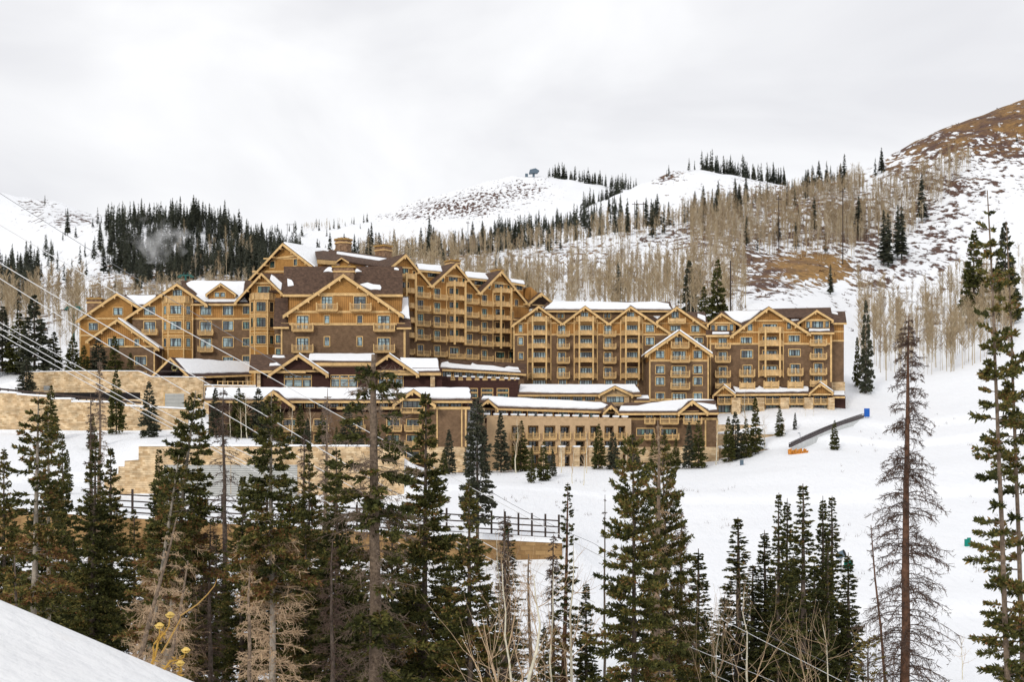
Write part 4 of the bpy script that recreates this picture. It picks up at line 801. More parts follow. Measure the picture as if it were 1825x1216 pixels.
# guard rail along the drive above it
r0 = link('guard_rail', None, None, W(0, 697, 276.5)); tag(r0, 'dark brown guard rail running along the drive between the stone walls', 'guard rail')
for i in range(18):
    px = i * 14; yy = 692 + px * .098; a = W(px, yy, 276.5) - r0.location; c = W(px + 14, yy + 1.37, 276.5) - r0.location
    MB().prism([(a.x, -.05, a.z), (c.x, -.05, c.z), (c.x, -.05, c.z - .38), (a.x, -.05, a.z - .38)], (0, .09, 0)).build('rail', 'post_wood', r0)
    MB().box(a.x - .1, a.x + .1, .041, .2, a.z - 1.6, a.z + .05).build('post', 'post_wood', r0)
w, x0 = stone_wall('retaining_wall', 'stepped stone retaining wall with long grey louvred panel', 220.5, [(186, 858), (199, 858), (199, 845), (211, 845), (211, 832), (222, 832), (222, 822), (247, 820), (247, 796), (480, 796), (720, 797)], -8.5, 'stone', th=1.2, snow=.3)
for l, r in ((292, 352), (353, 411), (412, 470), (471, 530)):
    p, q = W(l, 829, 220.5), W(r, 886, 220.5); MB().box(p.x - x0, q.x - x0, -.07, -.004, q.z + 8.5, p.z + 8.5).build('louvre_panel', 'louvre', w)
w, x0 = stone_wall('retaining_wall', 'golden block retaining wall holding up the fenced road', 154.5, [(-60, 905), (200, 922), (590, 945), (860, 962), (1002, 969)], -14.0, 'block_wall', th=.8, snow=.35)
for i in range(11): 
    for j in range(1): pass
# fence on the road edge
fr = link('ski_fence', None, None, W(190, 920, 156)); tag(fr, 'dark timber post and rail fence along the road above the golden block wall', 'fence')
fp = []; px = 196.0
while px < 1000:
    fp.append(px); px += 40 if px < 840 else 24
fo = fr.location
for i, px in enumerate(fp):
    Y = 156; g = gpx(px, Y); yt = 870 + (px - 200) * .0602; top = (HY - yt) * Y / F; x = (px - CX) * Y / F - fo.x
    MB().box(x - .11, x + .11, -.1, .1, g - fo.z - .6, top - fo.z).build('post', 'post_wood', fr)
    if i + 1 < len(fp):
        pn = fp[i + 1]; x2 = (pn - CX) * Y / F - fo.x; yn = 870 + (pn - 200) * .0602
        for f in (12, 23, 34, 43):
            za, zb = (HY - yt - f) * Y / F - fo.z, (HY - yn - f) * Y / F - fo.z
            MB().prism([(x, -.17, za), (x2, -.17, zb), (x2, -.17, zb + .15), (x, -.17, za + .15)], (0, .065, 0)).build('rail', 'post_wood', fr)
# low stone terraces right of the corner wing
for k, (Y, l, r, yt, yb, lab) in enumerate(((288, 1276, 1386, 757, 774, 'top low stone terrace wall below the stone piers'), (279, 1276, 1412, 774, 794, 'middle low stone terrace wall below the stone piers'), (270, 1262, 1372, 800, 822, 'bottom low stone terrace wall at the snow field'))):
    stone_wall('terrace_wall', lab, Y, [(l, yt), (r, yt + 1)], (HY - yb - 14) * Y / F, 'stone', snow=.3, th=1.4, cat='terrace wall')
# van
mat('van_paint', (.020, .026, .034), .3, 0, spec=.5); mat('rubber', (.012, .012, .012), .8, 0); mat('tail_red', (.45, .02, .015), .35, 0); mat('van_glass', (.05, .075, .085), .08, 0, spec=.8); mat('rear_glass', (.16, .26, .29), .08, 0, spec=.8)
vY = 285; vz = gpx(415, vY); vx = (384 - CX) * vY / F; van = link('van', None, None, (vx, vY, vz)); tag(van, 'dark blue passenger van parked under the edge of the entrance canopy', 'van')
Lv = 7.1; prof = [(0, .45), (.05, 1.0), (1.0, 1.2), (1.95, 1.95), (2.4, 2.15), (6.6, 2.2), (7.0, 2.0), (7.1, .5)]
MB().prism([(x, 0, z) for x, z in prof], (0, 2.0, 0)).build('body', 'van_paint', van)
for a, c in ((2.2, 3.2), (3.3, 4.5), (4.6, 5.4)): MB().box(a, c, -.02, -.003, 1.32, 1.9).build('side_window', 'van_glass', van)
MB().box(5.5, 6.75, -.02, -.003, 1.3, 1.95).build('rear_side_window', 'rear_glass', van)
MB().prism([(1.05, -.01, 1.25), (1.9, -.01, 1.92), (1.98, -.01, 1.9), (2.1, -.01, 1.3)], (0, .006, 0)).build('windshield_side', 'van_glass', van)
for x in (1.25, 5.6):
    for y in (-.06, 1.76):
        n = 16; wv = MB().prism([(x + .4 * math.cos(t * 2 * math.pi / n), y, .4 + .4 * math.sin(t * 2 * math.pi / n)) for t in range(n)], (0, .3, 0)).build('wheel', 'rubber', van)
        MB().prism([(x + .22 * math.cos(t * 2 * math.pi / n), y - .02, .4 + .22 * math.sin(t * 2 * math.pi / n)) for t in range(n)], (0, .015, 0)).build('rim', 'louvre', wv)
for y in (.03, 1.72): MB().box(7.0, 7.13, y, y + .25, .9, 1.35).build('tail_light', 'tail_red', van)
MB().box(2.6, 6.3, .2, .26, 2.24, 2.3).build('roof_rail', 'rubber', van)
# railing beside the van
tr = link('terrace_railing', None, None, (0, 279, 0)); tr.location = W(386, 690, 281); tag(tr, 'tan timber railing at the edge of the drive in front of the van', 'railing')
for i in range(8):
    a = W(388 + i * 9, 680, 281) - tr.location; MB().box(a.x - .08, a.x + .08, -.08, .08, -2.5, a.z + .1).build('post', 'trim', tr)
    if i < 7:
        for dz in (-.05, -.7): MB().box(a.x + .081, a.x + 9 * 281 / F - .081, -.04, .04, a.z + dz - .06, a.z + dz + .06).build('rail', 'rail_wood', tr)
# planter wall in front of the drive
stone_wall('planter_wall', 'low stone planter wall beneath the timber railing of the drive', 280, [(364, 687), (458, 690)], 6.0, 'stone', snow=.2, cat='planter wall')
# wreath
mat('wreath_leaf', (.20, .19, .09), .8, .4, 9); mat('wreath_bow', (.5, .33, .12), .6, .1)
wr = link('wreath', None, None, W(311, 656, 288.2)); tag(wr, 'large evergreen wreath hung in the open canopy gable', 'wreath')
rr = random.Random(3); mb = MB()
for i in range(150):
    t = rr.uniform(0, 2 * math.pi); r = .55 + rr.gauss(0, .07); c = Vector((r * math.cos(t), rr.uniform(-.12, .12), r * math.sin(t))); d = Vector((rr.gauss(0, 1), rr.gauss(0, .6), rr.gauss(0, 1))).normalized() * .2; s_ = d.orthogonal().normalized() * .06
    mb.face([c, c + d * .5 + s_, c + d, c + d * .5 - s_])
mb.tube([(.55 * math.cos(t * math.pi / 8), 0, .55 * math.sin(t * math.pi / 8)) for t in range(17)], .11, 6, cap=False); mb.build('foliage', 'wreath_leaf', wr)
bw = MB(); bw.prism([(0, -.2, -.5), (-.28, -.2, -.38), (-.28, -.2, -.66)], (0, .06, 0)); bw.build('bow', 'wreath_bow', wr); bw = MB(); bw.prism([(0.004, -.2, -.5), (.28, -.2, -.38), (.28, -.2, -.66)], (0, .06, 0)); bw.build('bow', 'wreath_bow', wr)
# conveyor lift
mat('belt', (.095, .08, .08), .8, .2, 3); mat('skirt', (.55, .56, .55), .6, .1, 1); mat('blue_pad', (.012, .10, .42), .6, .1); mat('orange_net', (.52, .21, .035), .7, .3, 4); mat('green_pad', (.0, .20, .15), .6, .1); mat('steel', (.3, .31, .32), .5, .1); mat('grey_box', (.10, .14, .18), .6, .1); mat('lift_green', (.02, .10, .085), .5, .1)
mat('white_paint', (.75, .76, .76), .6, .05)
a, c = W(1408, 825, 262), W(1538, 750, 292); a.z = max(a.z, g1(a.x, a.y) + .4); cv = link('conveyor_lift', None, None, a); tag(cv, 'long covered ski conveyor ramp climbing the snow beside the stone piers', 'conveyor')
n = 12
for i in range(n):
    u, v = (c - a) * (i / n), (c - a) * ((i + 1) / n); o = Vector((0, 0, .6 + 0.35 * math.sin(math.pi * i / n))); o2 = Vector((0, 0, .6 + 0.35 * math.sin(math.pi * (i + 1) / n)))
    MB().prism([u + o + Vector((0, -1, 0)), v + o2 + Vector((0, -1, 0)), v + o2 + Vector((0, 1, 0)), u + o + Vector((0, 1, 0))], (0, 0, .18)).build('belt_section', 'belt', cv)
    def gz(pv): return g1(a.x + pv.x, a.y + pv.y) - a.z
    z1_, z2_ = gz(u), gz(v); MB().prism([(u.x, u.y - 1.06, min(z1_, u.z) - .5), (v.x, v.y - 1.06, min(z2_, v.z) - .5), (v.x, v.y - 1.06, v.z + o2.z - .05), (u.x, u.y - 1.06, u.z + o.z - .05)], (0, .055, 0)).build('side_skirt', 'skirt', cv)
    for sgn in (-1.0, 1.0):
        MB().tube([u + o + Vector((0, sgn, .8)), v + o2 + Vector((0, sgn, .8))], .07, 5).build('hand_rail', 'belt', cv); MB().prism([u + o + Vector((0, sgn, .19)), v + o2 + Vector((0, sgn, .19)), v + o2 + Vector((0, sgn, .6)), u + o + Vector((0, sgn, .6))], (0, .03, 0)).build('side_panel', 'belt', cv)
        MB().tube([u + o + Vector((0, sgn, 0)), u + o + Vector((0, sgn, .85))], .05, 5).build('rail_post', 'belt', cv)
bp = W(1545, 757, 292.5); bp.z = g1(bp.x, bp.y); o = link('blue_pad', None, None, bp); tag(o, 'upright blue padded end board at the top of the ski conveyor', 'safety pad'); MB().box(-.55, .55, -.15, .15, .25, 2.0).build('pad', 'blue_pad', o); MB().box(-.3, -.2, -.05, .05, -.3, .251).build('leg', 'steel', o); MB().box(.2, .3, -.05, .05, -.3, .251).build('leg', 'steel', o)
p = W(1421, 829, 260); p.z = g1(p.x, p.y); o = link('orange_netting', None, None, p); tag(o, 'crumpled orange safety netting piled at the foot of the ski conveyor', 'netting')
for i in range(14):
    xx = -1.7 + i * .26; h = rr.uniform(.55, 1.05); MB().prism([(xx, rr.uniform(-.3, 0), -.1), (xx + .3, rr.uniform(-.3, .1), -.1), (xx + rr.uniform(.15, .4), rr.uniform(-.2, .2), h), (xx + rr.uniform(-.15, .1), rr.uniform(-.2, .2), h * .85)], (0, .12, 0)).build('fold', 'orange_net', o)
def padpost(px, py, nm, lab, parts):
    Y = hit(px, py); p = W(px, py, Y); p.z = g1(p.x, Y); o = link(nm, None, None, p); tag(o, lab, 'safety pad'); s = Y / F
    for l, r, t, b_, m, y in parts: MB().box((l - px) * s, (r - px) * s, y, y + .3, (py - b_) * s, (py - t) * s).build('pad', m, o)
padpost(1726, 977, 'safety_pad', 'pair of upright green safety pads alone on the open ski run', [(1720, 1725, 964, 978, 'green_pad', 0), (1725.2, 1731, 961.5, 978, 'green_pad', .1)])
padpost(1512, 1024, 'safety_pad', 'square green safety pad on a post beside the snow gun', [(1505, 1520, 1001, 1015, 'green_pad', 0), (1511, 1513, 1015.1, 1026, 'steel', .1)])
padpost(904, 958, 'safety_pad', 'green safety pad wrapped at a fence post', [(901, 906, 940, 960, 'green_pad', 0)])
Y = hit(1499, 1026); p = W(1499, 1026, Y); p.z = g1(p.x, Y); sg = link('snow_gun', None, None, p); tag(sg, 'fan snow gun with round barrel among the slim firs', 'snow gun'); s = Y / F
MB().tube([(0, 0, -.2), (0, 0, 26 * s)], .09, 8).build('mast', 'steel', sg); MB().tube([(-8 * s, .2, 30 * s), (-3 * s, 0, 33 * s), (5 * s, -.3, 37 * s)], [.30, .42, .45], 14).build('barrel', 'grey_box', sg); MB().box(-.15, .15, -.15, .15, 24 * s, 31 * s).build('yoke', 'steel', sg)
MB().tube([(5.05 * s, -.3, 37.05 * s), (5.6 * s, -.32, 37.3 * s)], [.47, .47], 14).build('nozzle_ring', 'rubber', sg)
p = W(1322, 830, hit(1322, 830)); o = link('utility_box', None, None, (p.x, p.y, g1(p.x, p.y))); tag(o, 'small grey blue utility box standing on the snow field', 'utility box'); MB().box(-.3, .3, -.25, .25, -.1, .95).build('cabinet', 'grey_box', o); MB().box(-.34, .34, -.3, .3, .951, 1.03).build('lid', 'steel', o)
p = W(1428, 812, 267); p.z = g1(p.x, p.y); o = link('lamp_post', None, None, p); tag(o, 'thin lamp post with small head beside the ski conveyor', 'lamp post'); MB().tube([(0, 0, -.2), (-.25, 0, 2.6)], .05, 6).build('pole', 'steel', o); MB().box(-.65, -.2, -.1, .1, 2.6, 2.72).build('lamp_head', 'grey_box', o)
# lift towers and poles
def lift_tower(px, pt, Y, arm, lab, hgt=None, m='lift_green', r=.35):
    x = (px - CX) * Y / F; g = g1(x, Y); zt = (HY - pt) * Y / F; o = link('lift_tower', None, None, (x, Y, g)); tag(o, lab, 'lift tower'); h = zt - g
    MB().tube([(0, 0, -.5), (0, 0, h)], [r, r * .75], 10).build('mast', m, o); MB().box(-arm, arm, -.18, .18, h + .002, h + .4).build('cross_arm', m, o)
    for k in (-1, 1):
        MB().box(k * arm - .5, k * arm + .5, -.12, .12, h - .45, h - .002).build('sheave_bar', m, o)
        for j in (-.4, 0, .4): MB().prism([(k * arm + j + .17 * math.cos(t * math.pi / 4), -.05, h - .62 + .17 * math.sin(t * math.pi / 4)) for t in range(8)], (0, .1, 0)).build('sheave', 'rubber', o)
    for k in (-1, 1): MB().box(k * arm * .35 - .06, k * arm * .35 + .06, -.1, .1, h + .401, h + 1.0).build('catwalk_post', m, o)
lift_tower(131, 549, 345, 1.7, 'green ski lift tower rising beside the far left gable chimney'); lift_tower(331, 492, 385, 1.7, 'green ski lift tower standing behind the ochre wing roof'); lift_tower(937, 333, 1420, 3.2, 'far lift tower partway up the bald snow hill', r=.5)
lt = W(951, 304, 1490); lt.z = g1(lt.x, lt.y); o = link('lift_terminal', None, None, lt); tag(o, 'dark lift terminal on the very top of the bald snow hill', 'lift terminal')
MB().prism([(-5, -3, 3.5), (4, -3, 4.0), (6, -3, 6.5), (2, -3, 9), (-4, -3, 7.5)], (0, 6, 0)).build('housing', 'grey_box', o); MB().box(-1.2, 1.2, -1.2, 1.2, -2, 3.55).build('mast', 'grey_box', o); MB().box(-9, -6, -2, 2, -.5, 3.5).build('hut', 'grey_box', o)
def pole(px, pt, pb, Y, lab, dbl=0):
    x = (px - CX) * Y / F; g = g1(x, Y); h = (HY - pt) * Y / F - g; o = link('utility_pole', None, None, (x, Y, g)); tag(o, lab, 'utility pole')
    MB().tube([(0, 0, -.5), (0, 0, h)], [.22, .16], 8).build('pole', 'post_wood', o)
    if dbl: MB().tube([(dbl, 0, -.5), (dbl, 0, h)], [.3, .22], 8).build('pole', 'post_wood', o)
    if Y > 400: MB().box(-1.2 if not dbl else -1.5, 1.2 if not dbl else dbl + 1.5, -.14 - .25, .14 - .25, h - 1.4, h - 1.1).build('cross_arm', 'post_wood', o)
pole(1502, 336, 452, 560, 'tall bare utility pole above the brush covered cut bank'); pole(1388, 350, 440, 600, 'tall utility pole among the bare aspens'); pole(1131, 360, 410, 800, 'twin utility pole frame in front of the second snow hill', 5); pole(512, 398, 420, 1350, 'far twin utility pole frame on the low snow saddle', 6); pole(834, 395, 420, 1000, 'thin far utility pole below the bald hill'); pole(1302, 465, 545, 352, 'dark slender trunk beside the tall spruce behind the right wing')  # the last one stands for slender tree trunks
# cables
mat('cable', (.62, .62, .62), .5, 0, spec=.4); mat('cable_dark', (.16, .16, .17), .5, 0)
CB = [((-60, 306, 210), (500, 650, 170), None, .035, 'cable_dark', 'thin dark cable crossing above the ochre wing roof'), ((-60, 365, 190), (450, 655, 140), (1500, 1215, 85), .05, 'cable', 'pale lift cable passing in front of the canopy roof'), ((-60, 432, 180), (465, 736, 140), (1060, 1075, 95), .055, 'cable', 'thick pale cable crossing the left bay window column'), ((-60, 458, 180), (430, 755, 140), (900, 1010, 95), .05, 'cable', 'pale cable just below the thick one across the left wing'),
      ((-60, 540, 170), (420, 800, 130), (1380, 1216, 80), .045, 'cable', 'upper cable of the close bundle over the stone walls'), ((-60, 549, 170), (420, 816, 130), (1300, 1216, 80), .045, 'cable', 'middle cable of the close bundle over the stone walls'), ((-60, 561, 170), (420, 822, 130), (1240, 1216, 80), .045, 'cable', 'lower cable of the close bundle over the stone walls'), ((860, 868, 150), (1056, 968, 130), (1480, 1185, 85), .03, 'cable_dark', 'thin dark cable sagging over the open snow field')]
for a, m_, c, r, mt, lab in CB:
    pts = []
    A_, M_ = W(*a), W(*m_); C_ = W(*c) if c else M_ + (M_ - A_) * .05
    for i in range(25):
        t = i / 12
        if t <= 1: p = A_.lerp(M_, t); p.z -= 1.2 * (t * (1 - t))
        else: p = M_.lerp(C_, t - 1); p.z -= 1.2 * ((t - 1) * (2 - t))
        pts.append(p)
    o = MB().tube([p - A_ for p in pts], [r * min(1, max(.3, (p.y / 170) ** 1.5)) for p in pts], 6).build('lift_cable', mt, None, A_); tag(o, lab, 'cable')
# steam plume from a roof vent
def steam():
    m = bpy.data.materials.new('steam'); m.use_nodes = True; t = m.node_tree; t.nodes.clear(); ou = t.nodes.new('ShaderNodeOutputMaterial'); v = t.nodes.new('ShaderNodeVolumeScatter'); v.inputs['Color'].default_value = (1, 1, 1, 1)
    tcn = t.nodes.new('ShaderNodeTexCoord'); n = t.nodes.new('ShaderNodeTexNoise'); n.inputs['Scale'].default_value = .2; n.inputs['Detail'].default_value = 5; n.inputs['Distortion'].default_value = .3; t.links.new(tcn.outputs['Object'], n.inputs['Vector'])
    ln = t.nodes.new('ShaderNodeVectorMath'); ln.operation = 'MULTIPLY'; ln.inputs[1].default_value = (1 / 11, 1 / 6, 1 / 8); t.links.new(tcn.outputs['Object'], ln.inputs[0]); l2 = t.nodes.new('ShaderNodeVectorMath'); l2.operation = 'LENGTH'; t.links.new(ln.outputs[0], l2.inputs[0])
    f = math_n(t, 'MAXIMUM', math_n(t, 'SUBTRACT', math_n(t, 'SUBTRACT', math_n(t, 'MULTIPLY', n.outputs[0], 5.0), 1.9), math_n(t, 'MULTIPLY', l2.outputs['Value'], 1.0)), 0.0); t.links.new(math_n(t, 'MULTIPLY', f, .10), v.inputs['Density']); t.links.new(v.outputs[0], ou.inputs['Volume']); MATS['steam'] = m
    mb = MB(); k = 12; c0 = W(281, 428, 440)
    for i in range(1, 8):
        th_ = math.pi * i / 8
        for j in range(k): ph = 2 * math.pi * j / k; mb.V.append((11 * math.sin(th_) * math.cos(ph), 6 * math.sin(th_) * math.sin(ph), 8 * math.cos(th_)))
    for i in range(6):
        for j in range(k): q = (j + 1) % k; mb.F.append((i * k + j, (i + 1) * k + j, (i + 1) * k + q, i * k + q)); mb.M.append(0)
    mb.F.append(tuple(range(k))); mb.F.append(tuple(range(7 * k - 1, 6 * k - 1, -1))); mb.M += [0, 0]
    o = mb.build('steam_plume', 'steam', None, c0, smooth=True); tag(o, 'white steam plume drifting in front of the dark conifer hill', 'steam', kind='stuff')
steam()
# ------------------------------------------------------------------ trees
def ramp_mat(name, stops, rough=.75, spec=.2):
    m = bpy.data.materials.new(name); m.use_nodes = True; t = m.node_tree; p = t.nodes['Principled BSDF']; p.inputs['Roughness'].default_value = rough; p.inputs['Specular IOR Level'].default_value = spec
    a = t.nodes.new('ShaderNodeAttribute'); a.attribute_name = 'tint'; c = t.nodes.new('ShaderNodeValToRGB'); e = c.color_ramp.elements
    while len(e) < len(stops): e.new(.5)
    for i, (s, col) in enumerate(stops): e[i].position = s; e[i].color = (*col, 1)
    t.links.new(a.outputs['Fac'], c.inputs[0]); t.links.new(c.outputs[0], p.inputs['Base Color']); MATS[name] = m
ramp_mat('needles', [(0, (.030, .036, .011)), (.45, (.074, .077, .019)), (.75, (.155, .140, .036)), (.88, (.27, .18, .055)), (1, (.22, .105, .045))])
ramp_mat('needles_grey', [(0, (.035, .042, .028)), (.5, (.075, .08, .05)), (.8, (.15, .13, .08)), (1, (.20, .12, .07))])
ramp_mat('needles_far', [(0, (.058, .068, .052)), (.6, (.10, .11, .075)), (1, (.16, .15, .09))])  # distance haze mixed into the needle colour as a grey-green lift
ramp_mat('dead_twigs', [(0, (.055, .036, .03)), (.6, (.12, .078, .058)), (.9, (.19, .125, .09)), (1, (.20, .06, .03))])
ramp_mat('grey_twigs', [(0, (.14, .10, .075)), (.6, (.27, .20, .15)), (1, (.36, .26, .18))]); ramp_mat('pale_twigs', [(0, (.32, .22, .14)), (.6, (.58, .42, .27)), (1, (.66, .44, .20))])
ramp_mat('aspen_far', [(0, (.20, .145, .095)), (.35, (.33, .25, .148)), (.7, (.43, .345, .22)), (1, (.57, .51, .43))])
mat('grey_bark', (.19, .14, .10), .9, .45, 7, bump=(noise_f(12, 0, 1), .05)); mat('bark', (.11, .083, .065), .9, .4, 6, bump=(noise_f(12, 0, 1), .04)); mat('pale_bark', (.36, .31, .25), .9, .3, 5, bump=(noise_f(12, 0, 1), .03)); mat('aspen_bark', (.62, .57, .44), .8, .2, 6, col2=(.06, .05, .04), fac=noise_f(3.5, .64, .7)); mat('red_bark', (.13, .068, .042), .9, .4, 6)
def norm(v): return v / np.maximum(np.linalg.norm(v, axis=-1, keepdims=True), 1e-9)
def blades(B, D, ln, wd, rng):
    """one slim diamond per row: base B, unit dir D"""
    n = len(B); r = norm(rng.normal(size=(n, 3))); s = norm(np.cross(D, r)) * wd[:, None]; T = B + D * ln[:, None]; M = B + D * (ln * .42)[:, None]
    V = np.stack([B, M + s, T, M - s], 1).reshape(-1, 3); return V, np.arange(4 * n).reshape(n, 4)
def strips(A, B, wa, wb, rng):
    n = len(A); d = norm(B - A); s = norm(np.cross(d, norm(rng.normal(size=(n, 3))))); V = np.stack([A - s * wa[:, None], A + s * wa[:, None], B + s * wb[:, None], B - s * wb[:, None]], 1).reshape(-1, 3)
    return V, np.arange(4 * n).reshape(n, 4)
def tubes_np(P, Rr, k=4):
    """P (n,m,3) polylines, Rr (n,m) radii"""
    n, m, _ = P.shape; d = norm(np.gradient(P, axis=1)); up = np.zeros_like(d); up[..., 2] = 1; up = np.where(np.abs(d[..., 2:3]) > .9, np.array([1.0, 0, 0]), up)
    a = norm(np.cross(d, up)); b = np.cross(d, a); t = np.arange(k) * 2 * np.pi / k
    V = P[:, :, None, :] + (a[:, :, None, :] * np.cos(t)[:, None] + b[:, :, None, :] * np.sin(t)[:, None]) * Rr[:, :, None, None]
    I = np.arange(n * m * k).reshape(n, m, k); J = np.roll(I, -1, 2); Fq = np.stack([I[:, :-1], J[:, :-1], J[:, 1:], I[:, 1:]], -1).reshape(-1, 4); return V.reshape(-1, 3), Fq
def trunk_arr(H, r0, rng, bend=.15, top=.02, m=14, k=8):
    z = np.linspace(-.6, H, m); x = np.cumsum(rng.normal(0, bend * .12, m)); y = np.cumsum(rng.normal(0, bend * .12, m)); x -= x[0]; y -= y[0]
    rr_ = r0 * (1 - np.clip(z / H, 0, 1)) ** .8 + top; rr_[0] *= 1.25; P = np.stack([x, y, z], -1)[None]; return P, rr_[None], tubes_np(P, rr_[None], k)
def merge(parts):
    V = []; Fq = []; T = []; n = 0
    for p in parts:
        V.append(p[0]); Fq.append(p[1] + n); n += len(p[0])
        if len(p) > 2: T.append(p[2])
    return np.concatenate(V), np.concatenate(Fq), (np.concatenate(T) if T else None)
def branch_set(rng, H, Rad, cb, nb, prof, irr, e_lo, e_hi, dr, upt, trunkP, hmax=.99, m=7):
    t = np.sort(rng.random(nb)) ** 1.0; h = H * (cb + (hmax - cb) * t); tt = (h / H - cb) / max(hmax - cb, .01)
    L = Rad * ((1 - tt) ** prof * .97 + .03) * (1 - irr * rng.random(nb)) * np.minimum(1, .55 + tt * 4) + .07
    az = np.arange(nb) * 2.39996 + rng.normal(0, .5, nb); e = e_lo + (e_hi - e_lo) * tt ** 1.3 + rng.normal(0, .1, nb); s = np.linspace(0, 1, m)
    r = L[:, None] * s; z = h[:, None] + L[:, None] * (e[:, None] * s - dr * s ** 2 + upt * s ** 3); azs = az[:, None] + rng.normal(0, .22, nb)[:, None] * s
    tx = np.interp(h, trunkP[0, :, 2], trunkP[0, :, 0]); ty = np.interp(h, trunkP[0, :, 2], trunkP[0, :, 1])
    P = np.stack([tx[:, None] + r * np.cos(azs), ty[:, None] + r * np.sin(azs), z], -1); return P, L, tt, h
def conifer(seed, H, Rad, cb=.08, nb=150, prof=.8, irr=.45, e_lo=-.12, e_hi=.55, dr=.28, upt=.2, tw=.13, fr=.5, bl=.2, bw=.045, nbl=6, tint=.45, tvar=.3, deadlow=0, r0=None, ttop=.02, bark='bark', needles='needles', woody=True, hmax=.99, gaps=0):
    rng = np.random.default_rng(seed); r0 = r0 or H * .0105; TP, TR, tr = trunk_arr(H, r0, rng, top=ttop); P, L, tt, h = branch_set(rng, H, Rad, cb, nb, prof, irr, e_lo, e_hi, dr, upt, TP, hmax)
    if gaps: keep = rng.random(nb) > gaps * (rng.random(nb) < .8); P, L, tt, h = P[keep], L[keep], tt[keep], h[keep]
    m = P.shape[1]; k = np.maximum(3, (L / tw).astype(int)) * 2; bi = np.repeat(np.arange(len(L)), k); s = rng.uniform(.10, 1, len(bi)) ** .8; q = s * (m - 1); i0 = np.minimum(q.astype(int), m - 2); f = (q - i0)[:, None]
    B = P[bi, i0] * (1 - f) + P[bi, i0 + 1] * f; T = norm(P[bi, i0 + 1] - P[bi, i0]); U = np.zeros_like(T); U[:, 2] = 1; S = norm(np.cross(T, U)) * np.where(rng.random(len(bi)) < .5, -1, 1)[:, None]
    ang = rng.uniform(.5, 1.15, len(bi)) * (1.05 - .45 * s); D = norm(T * np.cos(ang)[:, None] + S * np.sin(ang)[:, None] + U * rng.normal(-.08, .22, len(bi))[:, None])
    tl = fr * (.3 + .7 * (1 - s) ** .7) * np.minimum(1, .16 + L[bi] / 1.7) * rng.uniform(.6, 1.15, len(bi)); sel = []
    tb = np.clip(tint + rng.normal(0, tvar * .35, len(L)), 0, .8); 
    if deadlow: dl = (tt < .38) & (rng.random(len(L)) < deadlow); tb = np.where(dl, rng.uniform(.78, 1, len(L)), tb)
    Bs = [B]; Ds = [D]; Ls = [tl * .9]; Ti = [tb[bi]]
    for j in range(nbl):
        o = rng.uniform(.05, .95, len(bi)); sd = norm(np.cross(D, norm(rng.normal(size=D.shape)))); Bs.append(B + D * (tl * o)[:, None]); Ds.append(norm(D * .8 + sd * rng.uniform(.35, .8, len(bi))[:, None] + U * .12)); Ls.append(np.minimum(bl * rng.uniform(.6, 1.3, len(bi)), tl * 1.1)); Ti.append(tb[bi])
    B, D, Ln, Ti = np.concatenate(Bs), np.concatenate(Ds), np.concatenate(Ls), np.concatenate(Ti); wd = bw * rng.uniform(.6, 1.3, len(B)); V, Fq = blades(B, D, Ln, wd, rng); Ti = np.clip(Ti + rng.normal(0, tvar * .4, len(Ti)), 0, 1)
    parts = [tr]
    if woody: w0 = np.interp(L, [0, Rad], [.008, .035]) * H / 20; parts.append(tubes_np(P, w0[:, None] * np.linspace(1, .25, m)[None], 3))
    tv, tf, _ = merge(parts); return np_mesh('trunk', tv, tf, bark, smooth=True), np_mesh('crown', V, Fq, needles, np.repeat(Ti, 4))
def dead_branches(seed, H, Rad, cb, nb, prof=.7, irr=.5, e_lo=-.1, e_hi=.3, dr=.55, upt=.1, k=16, fine=.5, mtl='dead_twigs', width=1.0, hmax=.99, TP=None, red=.02):
    rng = np.random.default_rng(seed)
    if TP is None: TP, _, _ = trunk_arr(H, .1, np.random.default_rng(seed))
    P, L, tt, h = branch_set(rng, H, Rad, cb, nb, prof, irr, e_lo, e_hi, dr, upt, TP, hmax); m = P.shape[1]; w0 = (.012 + .014 * L / Rad) * width
    V1, F1 = tubes_np(P, w0[:, None] * np.linspace(1, .3, m)[None], 3); n1 = len(V1); bi = np.repeat(np.arange(len(L)), k); s = rng.uniform(.12, 1, len(bi)); q = s * (m - 1); i0 = np.minimum(q.astype(int), m - 2); f = (q - i0)[:, None]
    B = P[bi, i0] * (1 - f) + P[bi, i0 + 1] * f; T = norm(P[bi, i0 + 1] - P[bi, i0]); D = norm(T * .7 + rng.normal(0, .55, T.shape) + np.array([0, 0, -.12])); tl = fine * L[bi] ** .6 * rng.uniform(.35, 1.0, len(bi)) * (1.1 - .5 * s)
    E = B + D * tl[:, None] + np.array([0, 0, -.12]) * tl[:, None]; V2, F2 = strips(B, E, np.full(len(B), .0115 * width), np.full(len(B), .006 * width), rng); j = rng.integers(0, len(B), len(B) * 2); o = rng.uniform(.3, 1, len(j)); b3 = B[j] + (E[j] - B[j]) * o[:, None]; d3 = norm(D[j] * .6 + rng.normal(0, .7, (len(j), 3)))
    V3, F3 = strips(b3, b3 + d3 * (tl[j] * rng.uniform(.2, .55, len(j)))[:, None], np.full(len(j), .008 * width), np.full(len(j), .005 * width), rng); Vv, Ff, _ = merge([(V1, F1), (V2, F2), (V3, F3)]); Ti = np.clip(rng.normal(.4, .22, len(Vv) // 1), 0, .9); Ti[rng.random(len(Ti)) < red] = 1.0
    Ti[:n1] = .25; return np_mesh('branches', Vv, Ff, mtl, Ti)
